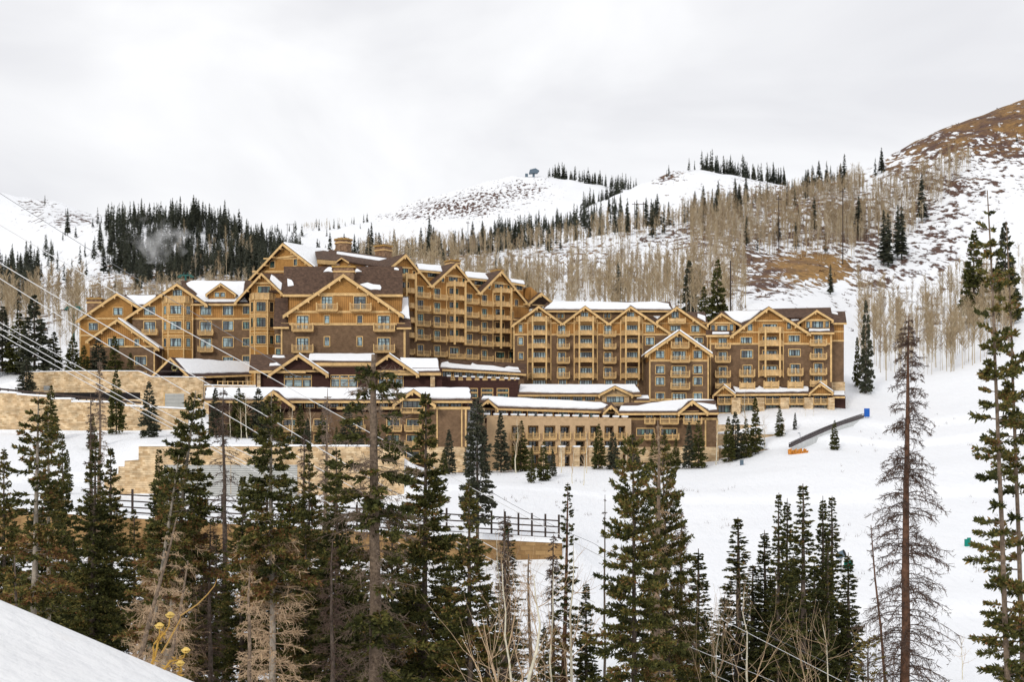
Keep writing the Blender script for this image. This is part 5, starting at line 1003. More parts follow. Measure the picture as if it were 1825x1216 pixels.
def bare_tree(seed, H, r0, spread=.45, first=.35, nb=14, mtl='aspen_bark', bend=.5, order=3, twig='pale_twigs'):
    rng = np.random.default_rng(seed); TP, TR, tr = trunk_arr(H, r0, rng, bend=bend, top=.012); V1, F1 = tr; allP = []; allR = []; par = [(TP[0], TR[0])]; stripsA = []
    for lev in range(order):
        nxt = []
        for P, Rr in par:
            n = nb if lev == 0 else rng.integers(4, 7)
            for _ in range(int(n)):
                s = rng.uniform(first if lev == 0 else .25, .97); q = s * (len(P) - 1); i0 = min(int(q), len(P) - 2); b = P[i0] + (P[i0 + 1] - P[i0]) * (q - i0); t = P[i0 + 1] - P[i0]; t = t / max(np.linalg.norm(t), 1e-6); ln = (H * spread * (1.15 - s) if lev == 0 else np.linalg.norm(P[-1] - P[0]) * rng.uniform(.3, .6)); d = t * .6 + rng.normal(0, .55, 3) + np.array([0, 0, .25]); d /= np.linalg.norm(d); ss = np.linspace(0, 1, 6)[:, None]
                Pn = b + d * ln * ss + np.array([0, 0, 1.0]) * ln * .25 * ss ** 2 + np.cumsum(rng.normal(0, ln * .025, (6, 3)), 0) * (ss > 0); r = min(Rr[i0] * .55, r0 * .5) ; Rn = np.linspace(r, max(r * .2, .004), 6); allP.append(Pn); allR.append(Rn); nxt.append((Pn, Rn))
        par = nxt
    V2, F2 = tubes_np(np.array(allP), np.array(allR), 3); return np_mesh('trunk', V1, F1, mtl, smooth=True), np_mesh('branches', V2, F2, twig, np.clip(rng.normal(.5, .2, len(V2)), 0, 1))
def place(name, label, parts, px, Y, cat='tree', group=None, scale=1, rz=0, lean=(0, 0), z=None, sc3=None):
    x = (px - CX) * Y / F; o = link(name, None, None, (x, Y, g1(x, Y) - .1 if z is None else z)); o.rotation_euler = (lean[1], lean[0], rz); o.scale = sc3 or (scale, scale, scale); tag(o, label, cat, group)
    for nm, me in parts: link(nm, me, o)
    return o
def tall(px, top, Y):
    """height of a tree that stands at (px, Y) and whose tip shows at photo row top"""
    return (HY - top) * Y / F - gpx(px, Y)
LIB = {}
KINDS = {  # unit firs: height, radius and habit; placed trees scale them
 'full': dict(H=22, Rad=3.6, nb=340, cb=.2, prof=.95, irr=.5, tint=.45, tvar=.5, gaps=.1), 'full2': dict(H=22, Rad=3.6, nb=310, cb=.2, prof=.9, irr=.55, tint=.54, tvar=.55, gaps=.15),
 'dark': dict(H=22, Rad=3.3, nb=310, cb=.22, prof=.95, irr=.5, tint=.38, tvar=.45), 'limbs': dict(H=20, Rad=3.9, nb=270, cb=.2, prof=.62, irr=.6, tint=.52, tvar=.5, gaps=.15),
 'pale': dict(H=22, Rad=2.6, nb=190, cb=.56, prof=.7, irr=.5, tint=.46, tvar=.5, deadlow=.5, bark='pale_bark'), 'pale2': dict(H=22, Rad=2.1, nb=130, cb=.5, prof=.55, irr=.6, tint=.52, tvar=.55, deadlow=.5, bark='pale_bark', gaps=.15),
 'slim': dict(H=17, Rad=1.5, nb=330, prof=.78, irr=.5, tint=.28, tvar=.4, cb=.04, tw=.12, fr=.6, dr=.3, e_hi=.4), 'slim2': dict(H=17, Rad=1.5, nb=280, prof=.8, irr=.6, tint=.33, tvar=.5, cb=.05, tw=.12, fr=.6, dr=.35, e_hi=.35, gaps=.1),
 'rusty': dict(H=17, Rad=1.5, nb=170, cb=.12, prof=.7, irr=.55, tint=.3, tvar=.5, deadlow=.8, bark='red_bark', fr=.5), 'tall': dict(H=27, Rad=1.6, nb=170, cb=.14, prof=.42, irr=.5, tint=.56, tvar=.5, gaps=.25, bark='grey_bark', hmax=.97, dr=.25, e_lo=-.05, tw=.08, fr=.6, r0=.15)}
def fir(label, px, top, Y, rad_px, kind, tip=None, name='fir_tree', extra=None, group=None, own=None, rz=None):
    """tip: px of the tip; the stem leans from the foot (px) to it"""
    H = tall(px, top, Y); Rad = rad_px * Y / F; lean = (0, 0)
    if tip is not None: lean = (math.atan2((tip - px) * Y / F, H), 0)
    if own: tr, cr_ = conifer(own.pop('seed'), H, Rad, **own); k = (1, 1, 1)
    else:
        kw = dict(KINDS[kind]); h0, r0 = kw['H'], kw['Rad']; LIB.setdefault(kind, None)
        if LIB[kind] is None: kw.setdefault('tw', .105); kw.setdefault('fr', .68); LIB[kind] = conifer(len(LIB) * 7 + 11, bl=.21, bw=.044, nbl=6, **kw)
        tr, cr_ = LIB[kind]; k = (Rad / r0, Rad / r0, H / h0)
    parts = [('trunk', tr), ('crown', cr_)]; o = place(name, label, parts, px, Y, lean=lean, group=group, sc3=k, rz=(hash(label) % 7 if rz is None else rz) if lean == (0, 0) else 0)
    if extra: e = link('branches', extra(H, Rad), o); e.scale = (1 / k[0], 1 / k[1], 1 / k[2])
    return o
D_ = dict
# ---- foreground, one by one
fir('tall dark fir with thick full crown in front of the brown shingle end wall', 757, 695, 74, 118, 'full')
fir('broad green fir right beside the tallest full fir', 838, 855, 62, 118, 'full2')
fir('large fir with pale bare lower trunk and ragged yellowing skirt', 487, 697, 60, 92, 'pale', tip=484, extra=lambda H, R_: dead_branches(171, H, R_ * .9, .3, 70, prof=.1, hmax=.7, k=22, mtl='pale_twigs', dr=.15, e_lo=.05, e_hi=.1, fine=.6, width=1.3))
fir('big fir with wide limbs standing before the open snow field', 1132, 768, 58, 122, 'limbs', tip=1128)
fir('ragged fir leaning against the big wide limbed fir', 1200, 780, 66, 92, 'limbs', tip=1180, extra=lambda H, R_: dead_branches(151, H, R_ * .7, .5, 60, mtl='pale_twigs', dr=.2))
fir('half dead old fir with thick cracked trunk and broken top', 668, 628, 62, 112, None, tip=664, own=dict(seed=16, nb=105, cb=.2, prof=.25, irr=.6, tint=.42, tvar=.45, gaps=.4, r0=.3, ttop=.09, bark='grey_bark', hmax=.97, e_hi=.1, dr=.3, tw=.1, fr=.7, bl=.27, bw=.06, nbl=4), extra=lambda H, R_: dead_branches(161, H, R_, .2, 130, prof=.15, k=24, mtl='grey_twigs', dr=.35, e_hi=.15))
fir('dark fir with tip at the louvred wall, bare trunk below', 600, 795, 72, 98, 'dark')
fir('small dark fir between two larger firs in front of the stone wall', 553, 785, 96, 66, 'full')
fir('dense conical fir in deep green left of the leaning trunks', 158, 780, 72, 98, 'dark', tip=172)
fir('narrow dark fir behind the dense conical fir', 200, 795, 92, 78, 'full')
fir('slim dark fir rising next to the twin pale trunks', 112, 768, 88, 56, 'dark')
fir('bushy fir with pale trunk near the roadside snow bank', 52, 702, 62, 84, 'pale2', tip=66)
fir('fir with bare pale pole below its thin crown', 88, 732, 66, 62, 'pale2', tip=84)
fir('wide dark fir at the edge of the stand above the snow bank', 8, 795, 78, 80, 'full2')
fir('sparse yellowing fir just above the snow bank', 28, 985, 46, 70, None, own=dict(seed=25, nb=90, prof=.6, tint=.62, tvar=.5, deadlow=.3, fr=.65, bl=.27, bw=.055, nbl=4))
fir('leaning fir with thin bent stem and full tufted crown', 262, 687, 64, 92, 'pale', tip=350, extra=lambda H, R_: dead_branches(172, H, R_ * .9, .3, 70, prof=.1, hmax=.7, k=22, mtl='pale_twigs', dr=.15, e_lo=.05, e_hi=.1, fine=.6, width=1.3))
fir('second leaning fir with straight pale stem under the tufted crown', 215, 800, 60, 66, 'pale2', tip=318, extra=lambda H, R_: dead_branches(173, H, R_ * .9, .3, 70, prof=.1, hmax=.7, k=22, mtl='pale_twigs', dr=.15, e_lo=.05, e_hi=.1, fine=.6, width=1.3))
fir('young fir tipped in front of the stepped stone wall', 283, 796, 98, 58, 'dark')
fir('upright dark fir behind the leaning stems', 345, 880, 88, 80, 'dark')
fir('olive fir filling the gap right of the ragged yellow skirt', 545, 930, 74, 92, 'full2')
fir('low fir between the half dead fir and the tall full fir', 700, 900, 78, 84, 'full2')
fir('dark fir standing left of the large ragged fir', 430, 845, 84, 80, 'full')
fir('grey green spruce leaning on the tan stucco corner', 851, 706, 150, 38, None, name='spruce_tree', own=dict(seed=33, nb=200, prof=.6, irr=.4, needles='needles_grey', tint=.4, tw=.18, fr=.7, bl=.35, bw=.085, nbl=4, cb=.3))
fir('thin spruce with long rusty lower trunk at the fence end', 1004, 858, 98, 42, 'rusty', tip=1010, name='spruce_tree')
fir('thin dark spruce just left of the fence end', 905, 928, 104, 50, 'slim2', name='spruce_tree')
fir('short spruce on the snow beside the white aspen', 1045, 1033, 96, 38, 'slim', name='spruce_tree')
fir('small green fir at the foot of the bent aspens', 968, 1112, 72, 58, 'full2')
for i, (px, top, rp, lab) in enumerate(((1243, 976, 40, 'short spruce standing right of the big wide limbed fir'), (1316, 920, 44, 'slim spruce with pointed tip behind the yellow aspen sapling'), (1364, 943, 32, 'slim spruce half hidden left of the twin spires'), (1388, 876, 28, 'left one of the twin spruce spires'), (1402, 886, 26, 'right one of the twin spruce spires'), (1430, 860, 44, 'tallest full spruce of the slim group on the snow field'), (1467, 882, 27, 'thin spruce spire right of the tallest full spruce'), (1484, 882, 30, 'thin spruce spire next to the snow gun'), (1512, 983, 33, 'small spruce in front of the green safety pad'), (1340, 1005, 36, 'low spruce between the slim spruces'), (1450, 1000, 38, 'low dark spruce at the foot of the slim spires'), (1378, 1030, 34, 'low spruce below the twin spires'), (1415, 985, 30, 'spruce tucked between the twin spires and the tallest one'), (1500, 1080, 30, 'lowest small spruce under the snow gun'), (1290, 1060, 30, 'low spruce left of the pointed slim spruce'), (1475, 960, 26, 'thin spruce wedged between the two thin spires'))):
    fir(lab, px, top, 100 + (i * 7) % 17, rp * 1.4, ('slim', 'slim2')[i % 2], name='spruce_tree', rz=i * 1.3)
fir('very tall sparse spruce with tufted shelves at the forest edge', 1812, 333, 52, 66, 'tall', tip=1756, name='spruce_tree')
fir('second tall sparse spruce close behind the tallest one', 1838, 391, 56, 62, 'tall', tip=1790, name='spruce_tree')
for i, (px, top, Y, rp, kd) in enumerate(((75, 900, 104, 60, 'dark'), (240, 905, 108, 58, 'full'), (385, 950, 96, 62, 'dark'), (580, 925, 104, 62, 'full'), (795, 975, 88, 70, 'dark'), (25, 925, 100, 66, 'dark'), (640, 1010, 88, 74, 'full2'), (490, 960, 98, 66, 'dark'), (310, 940, 98, 64, 'full'), (455, 940, 100, 60, 'full'), (520, 1000, 84, 80, 'dark'), (640, 950, 92, 74, 'full'), (735, 960, 96, 66, 'dark'), (130, 960, 86, 70, 'dark'), (190, 1000, 84, 70, 'full2'), (690, 1060, 82, 78, 'dark'), (350, 1060, 84, 70, 'full2'), (870, 1040, 88, 56, 'slim2'), (1180, 1010, 80, 60, 'dark'))):
    fir('dark fir filling the dense stand below the fenced road', px, top, Y, rp, kd, group='firs of the dense stand below the road', rz=i * 2.1)
# bare and dead ones
H = tall(1606, 558, 60); TPr = np.random.default_rng(71); TP, TR, tr = trunk_arr(H, .27, TPr, bend=.25)
place('dead_spruce', 'tall dead spruce with bare drooping brown branches on the ski run edge', [('trunk', np_mesh('trunk', *tr, 'red_bark', smooth=True)), ('branches', dead_branches(71, H, 3.1, .14, 260, prof=.62, irr=.45, dr=.62, e_lo=.12, e_hi=.45, k=34, fine=.42, TP=TP, width=1.15, red=.035))], 1606, 60, lean=(math.atan2(14 * 60 / F, H), 0))
H = tall(1585, 930, 64); TP, TR, tr = trunk_arr(H, .09, np.random.default_rng(72), bend=.3)
place('dead_spruce', 'thin dead stem leaning beside the tall dead spruce', [('trunk', np_mesh('trunk', *tr, 'red_bark', smooth=True)), ('branches', dead_branches(72, H, .9, .5, 40, k=8, TP=TP))], 1608, 64, lean=(-.09, 0))
for px, top, Y, rp, sd, lab, mt, dr in ((402, 688, 98, 52, 73, 'dead brown conifer hung with bare twigs before the louvred wall', 'dead_twigs', .5), (540, 765, 120, 34, 74, 'small dead conifer with tangled twigs behind the firs', 'dead_twigs', .4), (176, 640, 150, 20, 75, 'dead grey snag rising in front of the upper stone wall', 'grey_twigs', .3), (158, 700, 105, 22, 76, 'thin dead pole among the left firs', 'dead_twigs', .3), (985, 950, 100, 26, 77, 'slender dead spruce left of the bare trunked spruce', 'dead_twigs', .4), (580, 690, 135, 26, 78, 'grey dead snag behind the half dead fir', 'grey_twigs', .3), (1078, 880, 108, 5, 79, 'needle thin bare pole on the snow field', 'dead_twigs', .2), (900, 905, 86, 48, 80, 'rusty dead conifer behind the broad green fir', 'dead_twigs', .45), (160, 900, 54, 66, 83, 'tawny dead conifer with feathery twigs over the snow bank', 'pale_twigs', .18), (225, 985, 50, 62, 84, 'bleached dead conifer sprawling above the seed stalks', 'pale_twigs', .12), (452, 1010, 50, 72, 85, 'bleached dead conifer with orange twigs before the ragged skirted fir', 'pale_twigs', .15), (372, 930, 64, 54, 86, 'brown dead conifer between the leaning fir and the ragged skirted fir', 'dead_twigs', .3), (590, 960, 60, 60, 87, 'olive brown dead conifer in front of the bare trunked dark fir', 'dead_twigs', .3), (945, 985, 66, 50, 88, 'tawny dead twiggy tree at the bent aspens', 'pale_twigs', .2), (1165, 745, 64, 40, 81, 'bleached dead top beside the big wide limbed fir', 'pale_twigs', .25), (1215, 905, 92, 40, 82, 'dead twiggy spruce right of the big wide limbed fir', 'dead_twigs', .4)):
    H = tall(px, top, Y); TP, TR, tr = trunk_arr(H, .012 * H if rp > 10 else .1, np.random.default_rng(sd), bend=.3)
    place('dead_conifer', lab, [('trunk', np_mesh('trunk', *tr, 'bark' if mt == 'dead_twigs' else 'grey_bark', smooth=True)), ('branches', dead_branches(sd, H, rp * Y / F, .15 if rp > 10 else .8, (80 if mt == 'pale_twigs' else 150) if rp > 10 else 12, prof=.45, irr=.75 if mt == 'pale_twigs' else .5, dr=dr, k=18, mtl=mt, TP=TP, width=Y / 70, e_hi=.2))], px, Y, lean=({83: .24, 84: .2}.get(sd, 0), 0))
for px, top, Y, r0, sd, lab, kw in ((1030, 968, 70, .11, 92, 'slim white barked aspen on the snow field', D_(spread=.3, nb=9, bend=.7)), (930, 1020, 54, .13, 93, 'crooked white aspen with a sharply bent limb', D_(spread=.5, nb=9, bend=1.4)), (912, 1000, 60, .08, 94, 'thin white aspen just behind the crooked one', D_(spread=.4, nb=9, bend=.8)), (1320, 1050, 66, .08, 95, 'yellowish aspen sapling among the slim spruces', D_(spread=.5, nb=10, bend=.7)), (985, 1010, 62, .07, 96, 'tawny bare aspen at the fence end', D_(spread=.4, nb=9, bend=.9)), (1490, 1110, 62, .06, 97, 'small yellow bare sapling at the foot of the thin spires', D_(spread=.6, nb=14, bend=.8)), (1270, 1090, 66, .05, 98, 'low bare sapling before the short spruce', D_(spread=.6, nb=14, bend=.8)), (880, 960, 66, .06, 101, 'thin grey bare tree behind the broad green fir', D_(spread=.5, nb=14, bend=.7))):
    H = tall(px, top, Y); tr, brn = bare_tree(sd, H, r0, **kw, first=.4, order=2); place('bare_tree', lab, [('trunk', tr), ('branches', brn)], px, Y, lean=(.28 if sd == 99 else 0, 0))
# rust coloured shrub
tr, cr_ = conifer(110, 5.0, 1.2, cb=.05, nb=60, prof=.3, tint=.98, tvar=.12, tw=.2, bl=.14, bw=.03, e_hi=.8); Y = 60; place('oak_shrub', 'rust leaved shrub at the foot of the tall dead spruce', [('trunk', tr), ('crown', cr_)], 1545, Y, cat='shrub', z=(HY - 1255) * Y / F - 2.2)
# dry seed heads on the bank
mat('seed_yellow', (.44, .26, .055), .8, .25, 30); mat('seed_head', (.66, .47, .14), .85, .3, 40)
for i, (fx, fy, hx, hy, lab, heads) in enumerate(((268, 1178, 303, 1098, 'tall dry yellow seed stalk on the snow bank', ((303, 1098), (284, 1117))), (285, 1190, 331, 1161, 'bent dry yellow seed stalk near the bank edge', ((331, 1161),)), (318, 1208, 321, 1185, 'short dry yellow seed stalk lowest on the bank', ((321, 1184),)))):
    Y = 5.15; a = W(fx, fy + 12, Y); o = link('seed_stalk', None, None, a); tag(o, lab, 'dry plant'); rs = random.Random(i)
    for hx2, hy2 in heads:
        e = W(hx2, hy2, Y) - a; pts = [e * (j / 7) + Vector((math.sin(j * 1.3) * .006, 0, .012 * math.sin(j * .8))) for j in range(8)]; pts[0] = Vector(); pts[-1] = e
        MB().tube(pts, [.0045 - .0003 * j for j in range(8)], 6).build('stem', 'seed_yellow', o)
        mb = MB(); c = e
        for j in range(7):
            t = j * .9; mb.tube([c + Vector((.006 * math.cos(t), .006 * math.sin(t), -.006)), c + Vector((.012 * math.cos(t), .012 * math.sin(t), .003)), c + Vector((.004 * math.cos(t), .004 * math.sin(t), .012))], [.004, .007, .003], 5)
        mb.build('seed_head', 'seed_head', o)
    lv = MB()
    for j in range(26):
        f = rs.random(); b0 = (W(heads[0][0], heads[0][1], Y) - a) * f * .75; d = Vector((rs.gauss(0, 1), rs.gauss(0, .5), rs.gauss(0, .8))).normalized() * rs.uniform(.01, .028); s_ = d.orthogonal().normalized() * .003; lv.face([b0, b0 + d * .5 + s_, b0 + d, b0 + d * .5 - s_])
    lv.build('dry_leaves', 'seed_yellow', o)
Y = 6.2; a = W(288, 1165, Y); o = link('dry_branch', None, None, a); tag(o, 'long curved dry twig reaching up from the snow bank', 'twig'); pts = [W(*q, Y) - a for q in ((288, 1165), (300, 1145), (312, 1122), (321, 1106), (322, 1098), (331, 1092), (352, 1078), (370, 1060), (382, 1045), (388, 1030))]; MB().tube(pts, [.0045, .0043, .004, .0038, .0035, .0032, .003, .0025, .002, .001], 6).build('stem', 'copper', o)
# ---- middle distance conifers around the hotel, shared meshes
MID = []
for i in range(6):
    H = 12; tr, cr_ = conifer(200 + i, H, (2.0, 2.4, 2.2, 2.7, 1.8, 2.3)[i], nb=150, cb=.05, prof=.8, irr=.35, tw=.24, fr=.8, bl=.5, bw=.13, nbl=3, needles='needles' if i % 3 else 'needles_grey', tint=.38, e_hi=.3); MID.append((tr, cr_))
def mid(px, top, bot, lab, grp, i, Y=None, z=None, wide=1.0):
    Y = Y or hit(px, bot, 158, 420); x = (px - CX) * Y / F; g = g1(x, Y); h = (HY - top) * Y / F - g; k = h / 12; tr, cr_ = MID[i % 6]; place('spruce_tree', lab, [('trunk', tr), ('crown', cr_)], px, Y, group=grp, rz=i * 1.7, sc3=(k * wide, k * wide, k))
G1 = 'spruces planted along the lower hotel wings'
for i, (px, t, b_) in enumerate(((893, 735, 836), (928, 748, 838), (1067, 755, 836), (1092, 768, 832), (1165, 770, 836), (1185, 765, 838), (1228, 752, 838), (1245, 748, 838), (1205, 780, 838), (1130, 778, 838), (947, 798, 862), (968, 785, 858), (985, 800, 850))): mid(px, t, b_, 'young spruce planted in the snow before the low lower wings', G1, i, Y=258 if b_ < 842 else None, wide=1.1)
for i, (px, t, b_) in enumerate(((1298, 742, 826), (1310, 732, 826), (1347, 708, 812), (1390, 722, 796), (1417, 735, 786), (1330, 745, 815))): mid(px, t, b_, 'spruce on the stone terraces below the stone piers', 'spruces on the stone terraces', i + 2, Y=(264, 266, 268, 277, 283, 266)[i])
mid(1487, 748, 815, 'lone small spruce in front of the ski conveyor', None, 1, Y=262); mid(1543, 532, 735, 'tall dark spruce beside the end wall of the right wing', None, 3, Y=318, wide=.45); mid(1528, 600, 690, 'lower spruce next to the tall one at the end wall', None, 4, Y=322, wide=.7)
mid(1278, 460, 550, 'tall black spruce behind the right wing roof', None, 1, Y=352, wide=.85); mid(1255, 508, 548, 'short spruce left of the tall black spruce behind the roofs', None, 5, Y=350); mid(1228, 462, 500, 'round topped pine above the aspen stand behind the middle wing', None, 3, Y=400, wide=1.0)
mid(1735, 410, 480, 'dark spruce on the white slope behind the tallest sparse spruce', None, 2, Y=420); mid(1792, 395, 480, 'grey spruce on the white slope at the forest edge', None, 0, Y=400)
G2 = 'spruces before the stone retaining walls'
for i, (px, t, b_, Y) in enumerate(((90, 685, 785, 255), (207, 660, 782, 260), (265, 678, 788, 250), (120, 800, 880, 200), (165, 735, 800, 245))): mid(px, t, b_, 'spruce growing in front of the tan stone retaining walls', G2, i + 1, Y=Y)
for i, (px, t, Y) in enumerate(((62, 525, 296), (95, 590, 300), (130, 598, 292), (175, 600, 291), (205, 598, 290), (34, 555, 300), (4, 545, 302), (-20, 600, 296), (150, 615, 289), (48, 640, 282), (232, 628, 289))): mid(px, t, 680, 'large dark spruce on the terrace behind the upper stone wall', 'dark spruces on the upper terrace', i, Y=Y, wide=1.5)
for i, (px, t, Y) in enumerate(((385, 690, 250), (424, 690, 249), (433, 700, 247), (460, 690, 248), (500, 745, 240), (536, 720, 248), (548, 745, 235), (575, 735, 240), (600, 760, 232), (640, 755, 236), (700, 770, 234), (790, 800, 240), (800, 765, 246), (360, 745, 246), (670, 745, 246), (620, 720, 248))): mid(px, t, 790, 'spruce crowding the snow terrace below the long low wing', 'spruces below the long low wing', i, Y=Y, wide=1.2)
# bare saplings by the hotel
SAP = [bare_tree(300 + i, 8, .09, spread=.4, nb=12, bend=.4, order=2, first=.25) for i in range(4)]
for i, (px, t, Y) in enumerate(((411, 715, 246), (441, 700, 246), (430, 725, 244), (498, 715, 244), (520, 720, 243), (553, 725, 242), (920, 745, 255), (1000, 768, 250), (1045, 770, 250), (1275, 745, 262), (1362, 740, 270), (1398, 745, 276), (1330, 700, 272), (1436, 745, 290), (1450, 752, 290), (1470, 745, 296), (1115, 780, 250), (1040, 800, 230), (1020, 795, 232), (1715, 1130, 122))):
    x = (px - CX) * Y / F; k = ((HY - t) * Y / F - g1(x, Y)) / 8; place('aspen_sapling', 'slim bare aspen sapling in the snow around the lower hotel', [('trunk', SAP[i % 4][0]), ('branches', SAP[i % 4][1])], px, Y, group='bare saplings around the hotel', scale=max(k, .3), rz=i)
# ---- far woods
def far_conifer(seed, q):
    rng = np.random.default_rng(seed); H = 10.0; nb = q; t = rng.random(nb) ** 1.15; h = H * (.08 + .9 * t); L = (1.35 + rng.normal(0, .18)) * (1 - t) ** .8 * rng.uniform(.65, 1.1, nb) + .15; az = rng.uniform(0, 2 * np.pi, nb); B = np.stack([0 * h, 0 * h, h + .35 * L], -1); D = norm(np.stack([np.cos(az), np.sin(az), rng.normal(-.32, .12, nb)], -1)); V, Fq = blades(B, D, L * 1.15, .16 + L * .30, rng); s = norm(np.cross(D, np.array([0, 0, 1.0]))) ; V = V.reshape(-1, 4, 3); w = (.14 + L * .30)[:, None]; V[:, 1] = B + D * (L * .6)[:, None] + s * w - np.array([0, 0, .12]); V[:, 3] = B + D * (L * .6)[:, None] - s * w - np.array([0, 0, .12]); V = V.reshape(-1, 3)
    Vt, Ft = strips(np.array([[0, 0, -.8], [0, 0, -.8]]), np.array([[0, 0, H], [0, 0, H]]), np.array([.16, .16]), np.array([.02, .02]), rng); Ti = np.clip(rng.normal(.45, .25, len(V) // 4), 0, 1)
    return np.concatenate([V, Vt]), np.concatenate([Fq, Ft + len(V)]), np.concatenate([np.repeat(Ti, 4), np.zeros(len(Vt))])
def far_aspen(seed, nt_):
    rng = np.random.default_rng(seed); H = 10.0; b = rng.normal(0, .25, 2); A = np.zeros((2, 3)); A[:, 2] = -.8; T = np.array([[b[0], b[1], H * .93]] * 2); V1, F1 = strips(A, T, np.full(2, .07), np.full(2, .025), rng)
    t = rng.uniform(.42, .98, nt_); B = np.stack([b[0] * t, b[1] * t, H * t], -1); az = rng.uniform(0, 2 * np.pi, nt_); D = norm(np.stack([np.cos(az) * .55, np.sin(az) * .55, rng.uniform(.5, 1.1, nt_)], -1)); ln = rng.uniform(.7, 2.0, nt_) * (1.25 - .6 * t); V2, F2 = strips(B, B + D * ln[:, None], np.full(nt_, .038), np.full(nt_, .025), rng)
    return np.concatenate([V1, V2]), np.concatenate([F1, F2 + 8]), np.concatenate([np.clip(rng.normal(.8, .12, 8), 0, 1), np.clip(np.repeat(rng.normal(.42, .18, nt_), 4), 0, .9)])
rg = np.random.default_rng(77)
CL = [('conifer in the dense dark wood covering the rounded hill', 'conifers of the dark hill wood'), ('conifer on the snowy flank behind the lift tower', 'conifers behind the lift tower'), ('scattered conifer on the open white slope beside the dark hill wood', 'conifers on the open white slope'), ('conifer in the band above the aspens below the bald snow hill', 'conifers below the bald hill'), ('conifer on the wooded flank of the second snow hill', 'conifers on the second hill flank'),
      ('conifer in the row along the bald hill crest beside the lift terminal', 'conifers on the bald hill crest'), ('conifer in the saddle between the two snow hills', 'conifers in the saddle'), ('conifer in the row along the second snow hill crest', 'conifers on the second hill crest'), ('conifer on the aspen ridge right of the second snow hill', 'conifers on the aspen ridge'), ('conifer standing over the aspens in front of the second snow hill', 'conifers over the aspens'), ('conifer among the aspens around the tall utility poles', 'conifers by the utility poles'), ('conifer among the aspens behind the tall central block', 'conifers behind the central block'), ('far conifer on the low saddle by the twin pole frame', 'conifers on the low saddle'), ('conifer inside the aspen stand behind the middle wing', 'conifers in the aspen stand'), ('conifer standing alone on the open hillsides', 'lone conifers')]
AL = [('bare tan aspen in the tall stand behind the middle wing', 'aspens behind the middle wing'), ('bare tan aspen on the ridge around the tall utility poles', 'aspens by the utility poles'), ('bare tan aspen below the brown hilltop', 'aspens below the brown hilltop'), ('bare tan aspen in the belt behind the ochre left wing', 'aspens behind the ochre wing'), ('pale bare aspen beside the green lift tower', 'aspens beside the lift tower'), ('bare tan aspen on the white slope beyond the right wing', 'aspens beyond the right wing'), ('bare aspen on the shoulder below the bald snow hill', 'aspens below the bald hill'), ('bare aspen at the foot of the dark hill wood', 'aspens at the dark wood'), ('far bare aspen on the low saddle', 'aspens on the saddle'), ('bare aspen on the white slope behind the tall sparse spruces', 'aspens behind the sparse spruces')]
def scatter(regs):
    out = []
    for ri, (p0, p1, y0, y1, n, h0, h1, thr, f) in enumerate(regs):
        px = rg.uniform(p0, p1, n); Y = y0 + (y1 - y0) * rg.random(n) ** .8; x = (px - CX) * Y / F; k = vnoise(x / 18 + 40, Y / 18 + 9, 8) + .5 > thr
        if f is not None: k &= f(px, Y)
        x, Y = x[k], Y[k]; out.append(np.stack([x, Y, ground(x, Y), rg.uniform(h0, h1, len(x)) * rg.choice([1, .9, .62, 1.2, .78], len(x)), np.full(len(x), float(ri))], -1))
    return np.concatenate(out)
def wood(kind, arr, protos, name, label, group, stuffname, stufflabel, cat, mtl, n_ind=300):
    size = arr[:, 3] / arr[:, 1]; order = np.argsort(-size); ind, rest = arr[order[:n_ind]], arr[order[n_ind:]]; ms = [np_mesh(name, v, f, mtl, t) for v, f, t in protos[0]]
    for i, (x, y, z, h, ri) in enumerate(ind):
        o = link(name, ms[i % len(ms)], None, (x, y, z), rg.uniform(0, 6)); s = h / 10; w = s * rg.uniform(.85, 1.2); o.scale = (w, w, s); tag(o, *label[int(ri)][:1], cat, label[int(ri)][1])
    if not len(rest): return
    V = []; Fq = []; T = []; n = 0; pr = protos[1]; a = rg.uniform(0, 2 * np.pi, len(rest))
    for i, (x, y, z, h, ri) in enumerate(rest):
        v, f, t = pr[i % len(pr)]; s = h / 10; c, d = math.cos(a[i]), math.sin(a[i]); V.append(np.stack([(v[:, 0] * c - v[:, 1] * d) * s * 1.05 + x, (v[:, 0] * d + v[:, 1] * c) * s * 1.05 + y, v[:, 2] * s + z], -1)); Fq.append(f + n); T.append(np.clip(t + rg.normal(0, .2), 0, 1)); n += len(v)
    tag(link(stuffname, np_mesh(stuffname, np.concatenate(V), np.concatenate(Fq), mtl, np.concatenate(T))), stufflabel, cat, kind='stuff')
con = scatter([(160, 540, 470, 712, 1700, 5.5, 11.5, .16, lambda p, y: (rg.random(len(p)) < np.clip((p - 140) / 120, .06, 1)) & (rg.random(len(p)) < np.clip((y - 440) / 140, .05, 1)) & (y > 500 + np.clip(250 - p, 0, 90) * 1.4)), (-60, 70, 400, 600, 130, 9, 14, .2, None), (70, 260, 450, 720, 90, 7, 13, .5, None), (560, 960, 700, 830, 200, 9, 15, .25, None), (880, 1110, 950, 1120, 260, 10, 15, .15, lambda p, y: y < 1120 - (p - 880) * .25), (975, 1135, 1480, 1530, 110, 11, 17, .1, None), (1040, 1110, 1155, 1230, 60, 10, 15, .1, None),
               (1248, 1400, 1152, 1185, 100, 11, 17, .1, None), (1400, 1500, 800, 880, 60, 8, 13, .3, None), (1000, 1480, 700, 830, 110, 10, 17, .45, None), (1150, 1500, 560, 700, 26, 9, 14, .3, None), (650, 1000, 640, 760, 60, 9, 13, .4, None), (480, 660, 1300, 1450, 40, 8, 12, .5, None), (700, 1250, 380, 520, 26, 8, 13, .45, None)])
sing = []
